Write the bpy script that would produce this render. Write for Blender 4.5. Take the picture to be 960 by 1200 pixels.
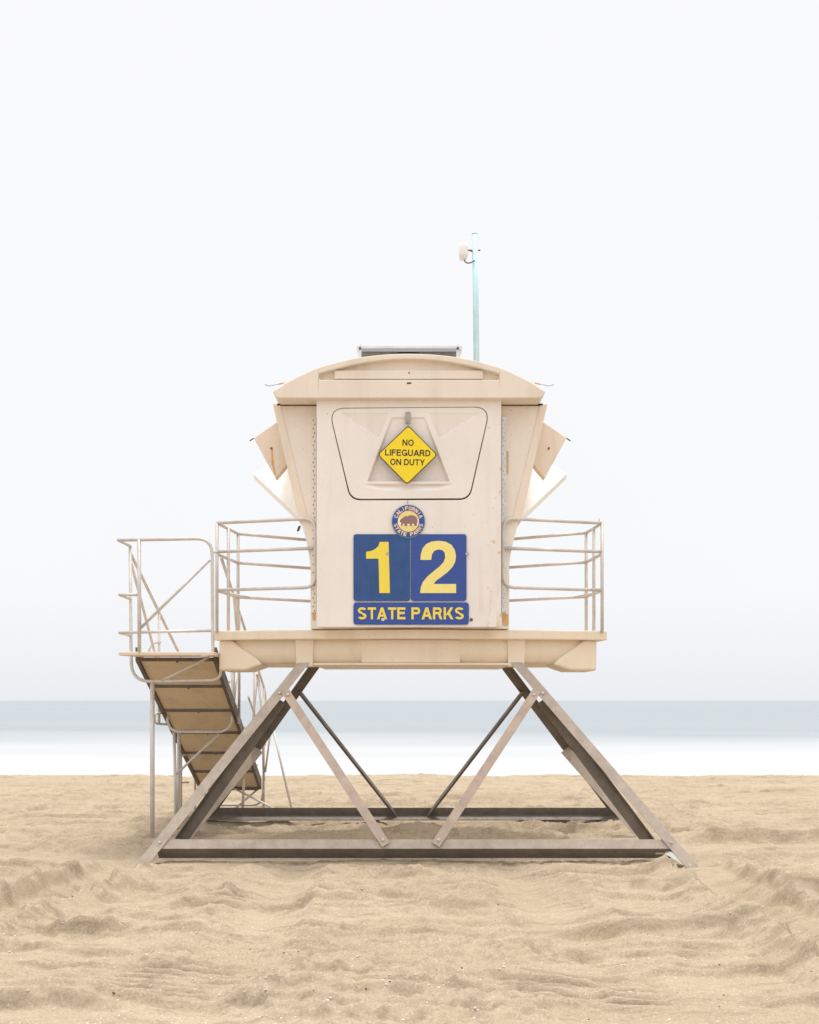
import bpy, bmesh, math, random
import numpy as np
from mathutils import Vector

# ------------------------------------------------------------------ camera, sky, sun, exposure
for o in list(bpy.data.objects):
    bpy.data.objects.remove(o)
S = bpy.context.scene
COL = S.collection
R = math.radians
H = 1.6            # eye height in metres
F = 1180.0         # focal length in photo pixels (photo is 960 px wide)

cam_d = bpy.data.cameras.new("camera")
cam = bpy.data.objects.new("camera", cam_d)
COL.objects.link(cam)
cam.location = (0, 0, H)
cam.rotation_euler = (R(90), 0, 0)
cam_d.sensor_fit = 'HORIZONTAL'
cam_d.sensor_width = 36.0
cam_d.lens = F / 960.0 * 36.0
cam_d.shift_y = 221.0 / 960.0
cam_d.clip_start = 0.1
cam_d.clip_end = 60000.0
S.camera = cam

SUN_ELEV = 78.0
world = bpy.data.worlds.new("World")
S.world = world
world.use_nodes = True
wn, wl = world.node_tree.nodes, world.node_tree.links
wn.clear()
w_out = wn.new("ShaderNodeOutputWorld")
w_bg = wn.new("ShaderNodeBackground")
w_bg.inputs["Strength"].default_value = 0.1
sky = wn.new("ShaderNodeTexSky")
sky.sky_type = 'NISHITA'
sky.sun_disc = False
sky.sun_elevation = R(SUN_ELEV)
sky.sun_rotation = R(20)
sky.air_density = 1.0
sky.dust_density = 6.0
hsv = wn.new("ShaderNodeHueSaturation")
hsv.inputs["Saturation"].default_value = 0.25
wl.new(sky.outputs[0], hsv.inputs["Color"])
tc = wn.new("ShaderNodeTexCoord")
sep = wn.new("ShaderNodeSeparateXYZ")
wl.new(tc.outputs["Generated"], sep.inputs[0])
ramp = wn.new("ShaderNodeValToRGB")          # overcast cloud layer: pale at the horizon, brighter overhead
wl.new(sep.outputs["Z"], ramp.inputs["Fac"])
cr = ramp.color_ramp
cr.elements[0].position = 0.0
cr.elements[0].color = (0.668, 0.68, 0.71, 1)
cr.elements[1].position = 1.0
cr.elements[1].color = (1.8, 1.8, 1.8, 1)
for p, c in ((0.10, (0.742, 0.748, 0.763)), (0.28, (0.742, 0.745, 0.758)), (0.62, (0.748, 0.749, 0.757))):
    e = cr.elements.new(p)
    e.color = (*c, 1)
wnz = wn.new("ShaderNodeTexNoise")           # barely visible unevenness of the cloud
wnz.inputs["Scale"].default_value = 2.2
wnz.inputs["Detail"].default_value = 4.0
wl.new(tc.outputs["Generated"], wnz.inputs["Vector"])
wmr = wn.new("ShaderNodeMapRange")
wmr.inputs[3].default_value = 9.75
wmr.inputs[4].default_value = 10.25
wl.new(wnz.outputs["Fac"], wmr.inputs[0])
scl = wn.new("ShaderNodeVectorMath")
scl.operation = 'SCALE'
wl.new(ramp.outputs[0], scl.inputs[0])
land = wn.new("ShaderNodeMapRange")          # extra sky brightness over the land, added to light the tower front
land.inputs[1].default_value = -.9
land.inputs[2].default_value = .1
land.inputs[3].default_value = 1.2
land.inputs[4].default_value = 1.0
wl.new(sep.outputs["Y"], land.inputs[0])
lm = wn.new("ShaderNodeMath")
lm.operation = 'MULTIPLY'
wl.new(wmr.outputs[0], lm.inputs[0])
wl.new(land.outputs[0], lm.inputs[1])
wl.new(lm.outputs[0], scl.inputs["Scale"])
wmix = wn.new("ShaderNodeMix")
wmix.data_type = 'RGBA'
wmix.inputs[0].default_value = 0.04
wl.new(scl.outputs[0], wmix.inputs[6])
wl.new(hsv.outputs[0], wmix.inputs[7])
wl.new(wmix.outputs[2], w_bg.inputs["Color"])
wl.new(w_bg.outputs[0], w_out.inputs[0])

sun_d = bpy.data.lights.new("sun", 'SUN')
sun_d.energy = 1.5
sun_d.angle = R(10)
sun_d.color = (1.0, 0.955, 0.89)
sun = bpy.data.objects.new("sun", sun_d)
COL.objects.link(sun)
sun.rotation_euler = (R(-(90 - SUN_ELEV)), 0, R(-20))
sun.location = (0, -20, 30)

S.view_settings.view_transform = 'Standard'
S.view_settings.look = 'None'
S.view_settings.exposure = 0.38
S.view_settings.gamma = 1.0
S.view_settings.use_curve_mapping = False

S.cycles.denoising_prefilter = 'NONE'

random.seed(4)
rng = np.random.default_rng(11)


# ------------------------------------------------------------------ helpers
def P(px, py, d):
    """real position of something seen at photo pixel (px, py), standing d metres away"""
    return Vector(((px - 480.0) * d / F, d, H - (py - 821.0) * d / F))


def PX(px, d):
    return (px - 480.0) * d / F


def PZ(py, d):
    return H - (py - 821.0) * d / F


class MB:
    def __init__(self):
        self.v, self.f, self.s, self.mi = [], [], [], []
        self.m = 0

    def poly(self, idx, smooth=False):
        self.f.append(tuple(idx)); self.s.append(smooth); self.mi.append(self.m)

    def box(self, x0, x1, y0, y1, z0, z1):
        n = len(self.v)
        self.v += [(x, y, z) for z in (z0, z1) for y in (y0, y1) for x in (x0, x1)]
        for q in ((0, 2, 3, 1), (4, 5, 7, 6), (0, 1, 5, 4), (2, 6, 7, 3), (0, 4, 6, 2), (1, 3, 7, 5)):
            self.poly([n + k for k in q])
        return self

    def prism(self, pts, vec):
        """closed outline pts (3D) pushed along vec"""
        n, k = len(self.v), len(pts)
        vec = Vector(vec)
        self.v += [tuple(p) for p in pts] + [tuple(Vector(p) + vec) for p in pts]
        self.poly(range(n, n + k))
        self.poly([n + 2 * k - 1 - i for i in range(k)])
        for i in range(k):
            j = (i + 1) % k
            self.poly([n + i, n + k + i, n + k + j, n + j])
        return self

    def loft(self, A, B):
        """solid between two outlines of the same count"""
        n, k = len(self.v), len(A)
        self.v += [tuple(p) for p in A] + [tuple(p) for p in B]
        self.poly(range(n, n + k))
        self.poly([n + 2 * k - 1 - i for i in range(k)])
        for i in range(k):
            j = (i + 1) % k
            self.poly([n + i, n + k + i, n + k + j, n + j])
        return self

    def angle_iron(self, A, B, u, v, wu, wv, t):
        A, B = Vector(A), Vector(B)
        sec = [u * 0, u * wu, u * wu + v * t, u * t + v * t, u * t + v * wv, v * wv]
        return self.prism([A + q for q in sec], B - A)

    def tube(self, pts, r=0.019, fillet=0.0, n=10, closed=False):
        pts = [Vector(p) for p in pts]
        if fillet > 0:
            out = [pts[0]]
            for i in range(1, len(pts) - 1):
                a, b, c = pts[i - 1], pts[i], pts[i + 1]
                d1, d2 = (a - b), (c - b)
                l = min(fillet, d1.length * .49, d2.length * .49)
                p1, p2 = b + d1.normalized() * l, b + d2.normalized() * l
                if d1.angle(-d2) < 0.25:
                    out.append(b); continue
                for k in range(7):
                    t = k / 6
                    out.append(p1 * (1 - t) ** 2 + b * 2 * t * (1 - t) + p2 * t * t)
            out.append(pts[-1])
            pts = out
        base = len(self.v)
        T = (pts[1] - pts[0]).normalized()
        ref = Vector((0, 0, 1)) if abs(T.z) < .9 else Vector((1, 0, 0))
        N = T.cross(ref).normalized()
        for i, p in enumerate(pts):
            if i == 0: t = pts[1] - pts[0]
            elif i == len(pts) - 1: t = pts[-1] - pts[-2]
            else: t = (pts[i + 1] - p).normalized() + (p - pts[i - 1]).normalized()
            t.normalize()
            N = (N - t * N.dot(t)).normalized()
            Bn = t.cross(N)
            for k in range(n):
                a = 2 * math.pi * k / n
                self.v.append(tuple(p + N * (r * math.cos(a)) + Bn * (r * math.sin(a))))
        for i in range(len(pts) - 1):
            for k in range(n):
                k2 = (k + 1) % n
                self.poly([base + i * n + k, base + i * n + k2, base + (i + 1) * n + k2, base + (i + 1) * n + k], True)
        self.poly([base + k for k in reversed(range(n))])
        self.poly([base + (len(pts) - 1) * n + k for k in range(n)])
        return self

    def each(self, name, mat, parent):
        """every tube gathered here becomes an object of its own"""
        for a in self.q:
            MB().tube(*a).build(name, mat, parent)

    def add(self, *a):
        if not hasattr(self, "q"): self.q = []
        self.q.append(a)
        return self

    def cyl(self, c, axis, r, h, n=14, r2=None):
        c, axis = Vector(c), Vector(axis).normalized()
        r2 = r if r2 is None else r2
        ref = Vector((0, 0, 1)) if abs(axis.z) < .9 else Vector((1, 0, 0))
        N = axis.cross(ref).normalized(); Bn = axis.cross(N)
        A = [c + N * (r * math.cos(2 * math.pi * k / n)) + Bn * (r * math.sin(2 * math.pi * k / n)) for k in range(n)]
        B = [c + axis * h + N * (r2 * math.cos(2 * math.pi * k / n)) + Bn * (r2 * math.sin(2 * math.pi * k / n)) for k in range(n)]
        return self.loft(A, B)

    def build(self, name, mat, parent=None, bevel=0.0, seg=2, smooth=False):
        off = Vector((0, 0, 0))
        q = parent
        while q is not None:
            off += q.location; q = q.parent
        me = bpy.data.meshes.new(name)
        me.from_pydata([(x - off.x, y - off.y, z - off.z) for x, y, z in self.v], [], self.f)
        for p, s, m in zip(me.polygons, self.s, self.mi):
            p.use_smooth = s or smooth
            p.material_index = m
        bm = bmesh.new(); bm.from_mesh(me)
        bmesh.ops.recalc_face_normals(bm, faces=bm.faces)
        bm.to_mesh(me); bm.free()
        for m in (mat if isinstance(mat, (list, tuple)) else [mat]):
            me.materials.append(m)
        o = bpy.data.objects.new(name, me)
        COL.objects.link(o)
        o.parent = parent
        if bevel > 0:
            b = o.modifiers.new("bevel", 'BEVEL')
            b.width = bevel; b.segments = seg; b.limit_method = 'ANGLE'; b.angle_limit = R(35)
            b.harden_normals = False
        return o


def tag(o, label, cat, group=None):
    o["label"] = label; o["category"] = cat
    if group: o["group"] = group
    return o


def thing(name, loc, label, cat, group=None):
    o = bpy.data.objects.new(name, None)
    COL.objects.link(o)
    o.location = loc
    o.empty_display_size = .2
    return tag(o, label, cat, group)


# ------------------------------------------------------------------ materials
def new_mat(name):
    m = bpy.data.materials.new(name)
    m.use_nodes = True
    nt = m.node_tree
    return m, nt, nt.nodes["Principled BSDF"]


def noise(nt, scale, detail=4, rough=.55, vec=None, stretch=None):
    n = nt.nodes.new("ShaderNodeTexNoise")
    n.inputs["Scale"].default_value = scale
    n.inputs["Detail"].default_value = detail
    n.inputs["Roughness"].default_value = rough
    t = nt.nodes.new("ShaderNodeTexCoord")
    if stretch:
        mp = nt.nodes.new("ShaderNodeMapping")
        mp.inputs["Scale"].default_value = stretch
        nt.links.new(t.outputs["Object"], mp.inputs["Vector"])
        nt.links.new(mp.outputs[0], n.inputs["Vector"])
    else:
        nt.links.new(t.outputs["Object"], n.inputs["Vector"])
    return n.outputs["Fac"]


def maprange(nt, src, a, b, c, d):
    m = nt.nodes.new("ShaderNodeMapRange")
    m.inputs[1].default_value = a; m.inputs[2].default_value = b
    m.inputs[3].default_value = c; m.inputs[4].default_value = d
    nt.links.new(src, m.inputs[0])
    return m.outputs[0]


def mixc(nt, fac, a, b):
    m = nt.nodes.new("ShaderNodeMix"); m.data_type = 'RGBA'
    for sock, val in ((0, fac), (6, a), (7, b)):
        if isinstance(val, (tuple, list)): m.inputs[sock].default_value = (*val[:3], 1)
        elif isinstance(val, (int, float)): m.inputs[sock].default_value = val
        else: nt.links.new(val, m.inputs[sock])
    return m.outputs[2]


def mul(nt, a, b):
    m = nt.nodes.new("ShaderNodeMath"); m.operation = 'MULTIPLY'
    for i, q in enumerate((a, b)):
        if isinstance(q, (int, float)): m.inputs[i].default_value = q
        else: nt.links.new(q, m.inputs[i])
    return m.outputs[0]


def bump(nt, bsdf, h, strength, dist):
    b = nt.nodes.new("ShaderNodeBump")
    b.inputs["Strength"].default_value = strength
    b.inputs["Distance"].default_value = dist
    nt.links.new(h, b.inputs["Height"])
    nt.links.new(b.outputs[0], bsdf.inputs["Normal"])


def painted(name, col, dirt, rust=0.0, rough=.55, streak=.35):
    """weathered gel-coat: slow mottling, vertical dirt streaks, specks of rust"""
    m, nt, b = new_mat(name)
    c = mixc(nt, maprange(nt, noise(nt, 1.3, 5, .6), .35, .7, 0, .55), col, tuple(.86 * x for x in col))
    st = maprange(nt, noise(nt, 1.0, 6, .62, stretch=(5.5, 5.5, .45)), .52, .78, 0, streak)
    c = mixc(nt, st, c, dirt)
    c = mixc(nt, maprange(nt, noise(nt, 34, 3, .6), .62, .74, 0, .28), c, dirt)
    if rust:
        r1 = maprange(nt, noise(nt, 1.9, 2, .5), .52, .62, 0, 1)
        r2 = maprange(nt, noise(nt, 26, 3, .5), .70, .735, 0, rust)
        c = mixc(nt, mul(nt, r1, r2), c, (.48, .22, .06))
    nt.links.new(c, b.inputs["Base Color"])
    nt.links.new(maprange(nt, noise(nt, 9, 4), .3, .7, rough - .08, rough + .15), b.inputs["Roughness"])
    b.inputs["Specular IOR Level"].default_value = .35
    bump(nt, b, noise(nt, 5, 5, .55), .12, .02)
    return m


def rusty_edge(m, x0, x1):
    """rust specks and runs between two x positions of the tower's own frame"""
    nt = m.node_tree; b = nt.nodes["Principled BSDF"]
    src = b.inputs["Base Color"].links[0].from_socket
    t = nt.nodes.new("ShaderNodeTexCoord"); sx = nt.nodes.new("ShaderNodeSeparateXYZ")
    nt.links.new(t.outputs["Object"], sx.inputs[0])
    edge = maprange(nt, sx.outputs["X"], x0, x1, 0, 1)
    spots = maprange(nt, noise(nt, 15, 2, .5), .67, .71, 0, .6)
    runs = maprange(nt, noise(nt, 1.0, 4, .6, stretch=(16, 16, 1.1)), .50, .66, 0, .75)
    low = maprange(nt, sx.outputs["Z"], 3.3, 2.7, 0, 1)
    c = mixc(nt, mul(nt, edge, spots), src, (.62, .33, .12))
    c = mixc(nt, mul(nt, mul(nt, edge, runs), low), c, (.60, .37, .17))
    nt.links.new(c, b.inputs["Base Color"])


def steel(name, col, dark, metal=0.15, rust=.5, rough=.55):
    m, nt, b = new_mat(name)
    c = mixc(nt, maprange(nt, noise(nt, 6, 6, .65), .35, .68, 0, 1), col, dark)
    c = mixc(nt, maprange(nt, noise(nt, 60, 4, .6), .55, .75, 0, .5), c, tuple(.7 * x for x in dark))
    c = mixc(nt, maprange(nt, noise(nt, 3.1, 6, .7), .6, .72, 0, rust), c, (.30, .17, .085))
    nt.links.new(c, b.inputs["Base Color"])
    b.inputs["Metallic"].default_value = metal
    nt.links.new(maprange(nt, noise(nt, 18, 4), .3, .7, rough - .1, rough + .2), b.inputs["Roughness"])
    bump(nt, b, noise(nt, 45, 4), .15, .004)
    return m


def plain(name, col, rough=.5, var=.12, metal=0.0, scale=14):
    m, nt, b = new_mat(name)
    c = mixc(nt, maprange(nt, noise(nt, scale, 5, .6), .35, .7, 0, 1), col, tuple(x * (1 - var) for x in col))
    nt.links.new(c, b.inputs["Base Color"])
    b.inputs["Roughness"].default_value = rough
    b.inputs["Metallic"].default_value = metal
    return m


DIRT = (.40, .30, .20)
M_CABIN = painted("cabin_gelcoat", (.855, .775, .695), DIRT, .7)
M_DOOR = painted("front_panel_gelcoat", (.86, .80, .755), (.60, .48, .36), .8, streak=.30)
rusty_edge(M_DOOR, .66, .95)
M_DECK = painted("deck_gelcoat", (.82, .70, .55), DIRT, .3, streak=.22)
M_ROOF = painted("roof_gelcoat", (.83, .735, .63), DIRT, .2, streak=.22)
M_FLAP = painted("cheek_gelcoat", (.84, .725, .605), DIRT, .2)
M_WHITE = painted("white_gelcoat", (.93, .925, .90), (.6, .55, .48), 0, streak=.12)
M_TREAD = painted("stair_panel_paint", (.66, .53, .37), (.22, .16, .11), .5)
M_LAND = painted("landing_paint", (.76, .65, .52), DIRT, .3)
M_STEEL = steel("weathered_steel", (.47, .395, .33), (.35, .285, .23), .1, .35)
M_STEEL_SHADED = steel("shaded_steel", (.215, .188, .16), (.145, .122, .105), .25, .3)  # darker copy of the frame steel, with the shade put into its colour
M_BRACE = steel("weathered_brace_steel", (.52, .405, .32), (.40, .305, .25), .1, .4)
M_TUBE = steel("galvanised_tube", (.69, .66, .635), (.57, .52, .48), .25, .35, .45)
M_BAR = steel("dark_stair_bar", (.17, .135, .105), (.11, .085, .065), .2, .4)
M_SEAL = plain("rubber_seal", (.20, .135, .09), .8)
M_DARK = plain("dark_gap", (.03, .026, .022), .8)
M_BOLT = plain("bolt_steel", (.55, .50, .45), .35, .3, .7, 60)
M_RUST = plain("rusty_bolt", (.20, .095, .045), .8, .3, 0, 60)
M_STAIN = plain("rust_stain", (.74, .44, .18), .7, .25, 0, 30)
M_BLUE1 = plain("sign_blue_faded", (.020, .082, .27), .45, .25, 0, 7)
M_BLUE2 = plain("sign_blue", (.028, .074, .33), .42, .10, 0, 7)
M_YEL1 = plain("sign_yellow_digit", (.90, .70, .07), .45, .06)
M_YEL2 = plain("sign_pale_yellow_digit", (.90, .76, .24), .45, .06)
M_SIGNY = plain("warning_yellow", (.92, .69, .006), .4, .06)
M_BLACK = plain("black_lettering", (.022, .018, .014), .5)
M_TEAL = plain("emblem_rim", (.12, .27, .30), .5)
M_CREAM = plain("emblem_cream", (.93, .88, .74), .5, .05)
M_EMBY = plain("emblem_yellow", (.87, .69, .25), .5, .08)
M_PEACH = plain("emblem_lettering", (.90, .63, .42), .5, .05)
M_BEAR = plain("emblem_bear", (.33, .185, .185), .6, .3, 0, 90)
M_PALE = plain("pale_blue_paint", (.60, .84, .91), .5, .14, 0, 6)
M_AWHITE = plain("white_plastic", (.86, .85, .82), .45, .05)
M_CABLE = plain("dark_cable", (.09, .085, .085), .6)
M_ALU = steel("aluminium", (.72, .72, .71), (.62, .62, .60), .4, .0, .4)
M_PVBACK = plain("panel_back", (.27, .27, .26), .5, .5, 0, 5)
M_CELL = plain("solar_cell", (.015, .02, .05), .15, .2)
M_ORANGE = plain("orange_tip", (.75, .30, .10), .5)
M_HASP = plain("hasp_steel", (.42, .39, .36), .45, .3, .5, 40)


# ------------------------------------------------------------------ sand
def vnoise(x, y, seed):
    xi, yi = np.floor(x).astype(np.int64), np.floor(y).astype(np.int64)
    fx, fy = x - xi, y - yi
    fx = fx * fx * fx * (fx * (fx * 6 - 15) + 10); fy = fy * fy * fy * (fy * (fy * 6 - 15) + 10)

    def h(a, b):
        n = (a * 374761393 + b * 668265263 + seed * 1442695041) & 0xFFFFFFFF
        n = ((n ^ (n >> 13)) * 1274126177) & 0xFFFFFFFF
        return ((n ^ (n >> 16)) & 0xFFFF) / 65535.0
    return (h(xi, yi) * (1 - fx) + h(xi + 1, yi) * fx) * (1 - fy) + (h(xi, yi + 1) * (1 - fx) + h(xi + 1, yi + 1) * fx) * fy


def fbm(x, y, seed, oct=4, gain=.5):
    s, a, t = 0, 1.0, 0
    for k in range(oct):
        s = s + a * vnoise(x, y, seed + k * 17); t += a
        a *= gain; x = x * 2.03 + 7.1; y = y * 2.03 + 3.7
    return s / t - .5


def sstep(x, a, b):
    t = np.clip((x - a) / (b - a), 0, 1)
    return t * t * (3 - 2 * t)


PITS = None
RIDGES = None


def sand_height(x, y):
    h = .06 * fbm(x * .22, y * .35, 1, 3)
    # long low transverse ridges: steep towards the land, easy towards the sea, broken up along their length
    for sp, amp, sd, sx in ((1.05, .05, 31, .22), (.57, .042, 57, .36), (1.75, .05, 83, .12), (.26, .026, 97, .55)):
        ph = y / sp + 1.0 * fbm(x * sx, y * .22, sd, 3) + .22 * fbm(x * 2.2, y * 1.2, sd + 3, 3) + .05 * fbm(x * 11, y * 6, sd + 9, 2)
        k = np.floor(ph); p = ph - k
        q = .032 / sp
        prof = np.where(p < q, p / q, np.clip((1 - p) / (1 - q), 0, 1) ** 2.2)
        live = sstep(vnoise(x * .42 + k * 13.7, k * 5.3, sd + 5), .42, .58)
        h = h + amp * prof * live
    lump = fbm(x * 1.5, y * 2.6, 7, 4)
    h = h + .022 * lump
    def ridged(a, b_, sd_, o_=3):
        t_, am = 0, 1.0
        for k_ in range(o_):
            n_ = 1 - np.abs(2 * vnoise(a, b_, sd_ + 13 * k_) - 1)
            t_ = t_ + am * n_ * n_; am *= .5; a = a * 2.1 + 5.3; b_ = b_ * 2.1 + 1.7
        return t_ - .6
    rough = sstep(fbm(x * .55, y * 1.1, 9, 3), -.04, .20)
    h = h + (.010 + .020 * rough) * ridged(x * 1.5 + .5 * fbm(x * 3, y * 3, 411, 2), y * 3.4, 401, 4)
    h = h + (.009 + .022 * rough) * ridged(x * 6, y * 11, 431, 3)
    h = h + (.016 + .035 * rough) * fbm(x * 6, y * 8, 19, 4)
    h = h + (.012 + .030 * rough) * fbm(x * 22, y * 26, 23, 3)
    # the two ruts the feet were dragged along, and the wheel tracks of the tractor between them
    near = 1 - sstep(y, 9.6, 10.4)

    def rut(cx, w, depth, berm, sd, fade):
        nonlocal h
        u = (x - cx) / w + .35 * fbm(x * 2.5, y * 2.5, sd, 3)
        g = np.exp(-(u ** 2) * 1.6)
        rl = np.clip(1 - np.abs(u + 1.5) / np.where(u < -1.5, .95, .38), 0, 1); rr = np.clip(1 - np.abs(u - 1.5) / np.where(u > 1.5, .95, .38), 0, 1)
        cr = .50 + .38 * (ridged(x * 5, y * 6, sd + 4, 3) + .6) * (.4 + vnoise(x * 0 + 3, y * 1.7, sd + 8))
        h = h * (1 - .93 * np.clip(g * 1.25, 0, 1) * fade) + fade * (-depth * g + berm * cr * (rl + rr))
    left = -2.72 - .075 * np.clip(10 - y, 0, 9) ** 1.6 * .9
    rut(left, .21, .10, .16, 101, near)
    rut(2.76 + .004 * (10 - y), .25, .115, .16, 131, near)
    rut(-1.10 + .03 * np.sin(y * 1.3), .25, .06, .055, 151, near * (.45 + .55 * sstep(y, 6.6, 8)))
    rut(1.06 + .04 * np.sin(y * 1.1 + 1), .27, .055, .055, 171, near * (.4 + .6 * sstep(y, 7.0, 8.2)))
    # the ridges the rake and the wind left, each with a steep broken face towards the land
    H_ = h
    X_, Y_ = x, y
    for k_, (xa, xb, d0, am) in enumerate(RIDGES):
        m_ = (Y_ > d0 - .4) & (Y_ < d0 + 1.7) & (X_ > xa - .15) & (X_ < xb + .15)
        if not m_.any(): continue
        x, y, h = X_[m_], Y_[m_], H_[m_]
        line = d0 + .16 * fbm(x * .55 + 9.1 * k_, x * 0 + k_, 503, 3) + .05 * fbm(x * 4, x * 0 + k_, 509, 3)
        t_ = y - line
        win = sstep(x, xa - .12, xa + .3) * (1 - sstep(x, xb - .3, xb + .12))
        hk = am * (.35 + 1.1 * vnoise(x * 2.3 + 3 * k_, x * 0 + 1.5 * k_, 521)) * win
        h = h + hk * np.where(t_ < 0, 0, np.where(t_ < .035, t_ / .035, np.exp(-(t_ - .035) / .30)))
        H_[m_] = h
    x, y, h = X_, Y_, H_
    # tyre prints
    for cx, cy, rx, ry in ((-1.38, 5.72, .34, .42), (-1.50, 8.2, .20, .45), (.95, 5.6, .45, .35), (3.9, 8.9, .3, .6)):
        mk = np.exp(-(((x - cx) / rx) ** 4) - ((y - cy) / ry) ** 4)
        mk = mk * sstep(fbm(x * 4, y * 4, 61, 2), -.35, -.05)
        h = h * (1 - .7 * mk)
        bars = np.sin((y + .12 * x + .03 * fbm(x * 5, y * 5, 71, 2)) * 2 * math.pi / .118)
        h = h + mk * (.042 * np.clip(bars * 1.8, -1, 1) - .02)
    # footprints and hollows
    hh = np.zeros_like(h)
    for (cx, cy, r, dp) in PITS:
        m = (np.abs(x - cx) < 3 * r) & (np.abs(y - cy) < 3 * r)
        if not m.any(): continue
        dx = (x[m] - cx) / r; dy = (y[m] - cy) / (r * .8)
        q = np.sqrt(dx * dx + dy * dy)
        hh[m] += -dp * np.exp(-(q ** 2) * 1.3) + .45 * dp * np.exp(-((q - 1.35) / .35) ** 2)
    h = h + hh
    # the feet and the sand heaped round them keep level
    for fx_, fy_ in ((-2.78, 9.75), (2.88, 9.75)):
        g = np.exp(-(((x - fx_) / .32) ** 2 + ((y - fy_) / .55) ** 2))
        h = h * (1 - g) - g * .02
    # hollow below the tower
    g = sstep(y, 10.0, 10.6) * (1 - sstep(y, 12.6, 13.3)) * (1 - sstep(np.abs(x), 2.3, 2.9))
    h = h - .035 * g
    g = np.exp(-((y - 9.97) / .32) ** 2) * (1 - sstep(np.abs(x), 2.8, 3.2))
    h = h - g * np.maximum(h - .005, 0)
    fade = 1 - .35 * sstep(y, 14, 20.5)
    h = h * fade - .03
    # beyond the berm the beach falls away below the water
    crest = 21.4 + .5 * fbm(x * .25, x * 0 + 2, 201, 3)
    t = np.clip(y - crest, 0, None)
    h = h * (1 - sstep(y, crest, crest + 4)) - .13 * t + .0 * t
    h = np.maximum(h, -3.2)
    # outside the detailed stretch the land goes on gently
    h = h * (1 - .8 * sstep(-y, -2.5, 6))
    return h


RIDGES = [(-2.0, -.25, 7.97, .085), (-.85, .70, 7.72, .085), (-2.9, -1.75, 6.94, .08), (-1.9, .45, 6.80, .06), (.95, 2.5, 6.84, .115), (.0, .62, 7.74, .06),
          (1.0, 1.6, 7.8, .05), (1.2, 2.6, 5.90, .07), (-1.15, -.3, 5.29, .07), (-.8, .2, 5.2, .05), (2.9, 4.1, 8.17, .14), (.9, 2.9, 9.35, .05), (-3.6, -2.5, 7.2, .07),
          (-.2, 1.0, 6.15, .04), (-3.2, -2.2, 5.7, .05), (.4, 1.3, 5.25, .05), (1.9, 3.2, 5.3, .05), (-2.2, -.9, 9.0, .05), (-.7, .5, 9.1, .05), (3.1, 4.6, 10.6, .06),
          (-4.6, -3.0, 10.9, .06), (-5.2, -3.6, 9.2, .07), (3.4, 5.0, 9.6, .05), (-1.6, .6, 11.6, .05), (.2, 1.9, 12.4, .06), (-1.9, -.2, 12.7, .05)]
_r = random.Random(21)
for _ in range(60):
    yy = _r.uniform(10.8, 21)
    xx = _r.uniform(-.45, .45) * yy
    RIDGES.append((xx, xx + _r.uniform(.7, 2.4), yy, _r.uniform(.035, .08)))
PITS = []
for _ in range(260):
    yy = random.uniform(10.6, 21.2)
    PITS.append((random.uniform(-.5, .5) * yy * 1.0, yy, random.uniform(.08, .17), random.uniform(.02, .055)))
for _ in range(70):
    yy = random.uniform(4.6, 10.4)
    PITS.append((random.uniform(-.5, .5) * yy * 1.05, yy, random.uniform(.05, .13), random.uniform(.01, .03)))


def build_sand(mat):
    xs = np.concatenate([[-9000, -3000, -900, -300, -120, -60, -36, -24, -18, -15, -13],
                         np.arange(-11.6, 11.61, .0175),
                         [13, 15, 18, 24, 36, 60, 120, 300, 900, 3000, 9000]])
    near = [3.6]
    while near[-1] < 24: near.append(near[-1] * 1.00265)
    ys = np.concatenate([[-9000, -2500, -600, -150, -50, -20, -8, -3, 0, 1.5, 2.5, 3.1], near,
                         [25, 26, 27.5, 30, 34, 40, 50, 70, 110, 200, 500]])
    X, Y = np.meshgrid(xs, ys)
    Z = sand_height(X.ravel(), Y.ravel())
    nx, ny = len(xs), len(ys)
    co = np.stack([X.ravel(), Y.ravel(), Z], 1).astype(np.float32)
    i = np.arange(nx * ny).reshape(ny, nx)
    quads = np.stack([i[:-1, :-1], i[:-1, 1:], i[1:, 1:], i[1:, :-1]], -1).reshape(-1, 4)
    me = bpy.data.meshes.new("sand_beach")
    me.vertices.add(len(co)); me.vertices.foreach_set("co", co.ravel())
    me.loops.add(quads.size); me.loops.foreach_set("vertex_index", quads.ravel().astype(np.int32))
    me.polygons.add(len(quads))
    me.polygons.foreach_set("loop_start", np.arange(0, quads.size, 4, dtype=np.int32))
    me.polygons.foreach_set("use_smooth", np.ones(len(quads), dtype=bool))
    me.update(calc_edges=True)
    me.materials.append(mat)
    o = bpy.data.objects.new("sand_beach", me)
    COL.objects.link(o)
    o["kind"] = "structure"
    return o


m, nt, b = new_mat("dry_sand")
c = mixc(nt, maprange(nt, noise(nt, .8, 6, .65, stretch=(.5, 1.4, 1)), .33, .68, 0, 1), (.470, .380, .273), (.405, .322, .225))
c = mixc(nt, maprange(nt, noise(nt, 7, 5, .7, stretch=(.6, 1.3, 1)), .45, .75, 0, .45), c, (.30, .23, .15))
c = mixc(nt, maprange(nt, noise(nt, 2.6, 9, .68, stretch=(.38, 1.7, 1)), .53, .60, 0, .55), c, (.265, .205, .137))
c = mixc(nt, maprange(nt, noise(nt, 6.5, 8, .7, stretch=(.45, 1.5, 1)), .56, .63, 0, .5), c, (.26, .20, .132))
c = mixc(nt, maprange(nt, noise(nt, 75, 5, .8), .50, .66, 0, .6), c, (.21, .155, .10))
c = mixc(nt, maprange(nt, noise(nt, 62, 5, .8), .53, .68, 0, .7), c, (.62, .55, .455))
nt.links.new(c, b.inputs["Base Color"])
b.inputs["Roughness"].default_value = .95
b.inputs["Specular IOR Level"].default_value = .12
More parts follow.
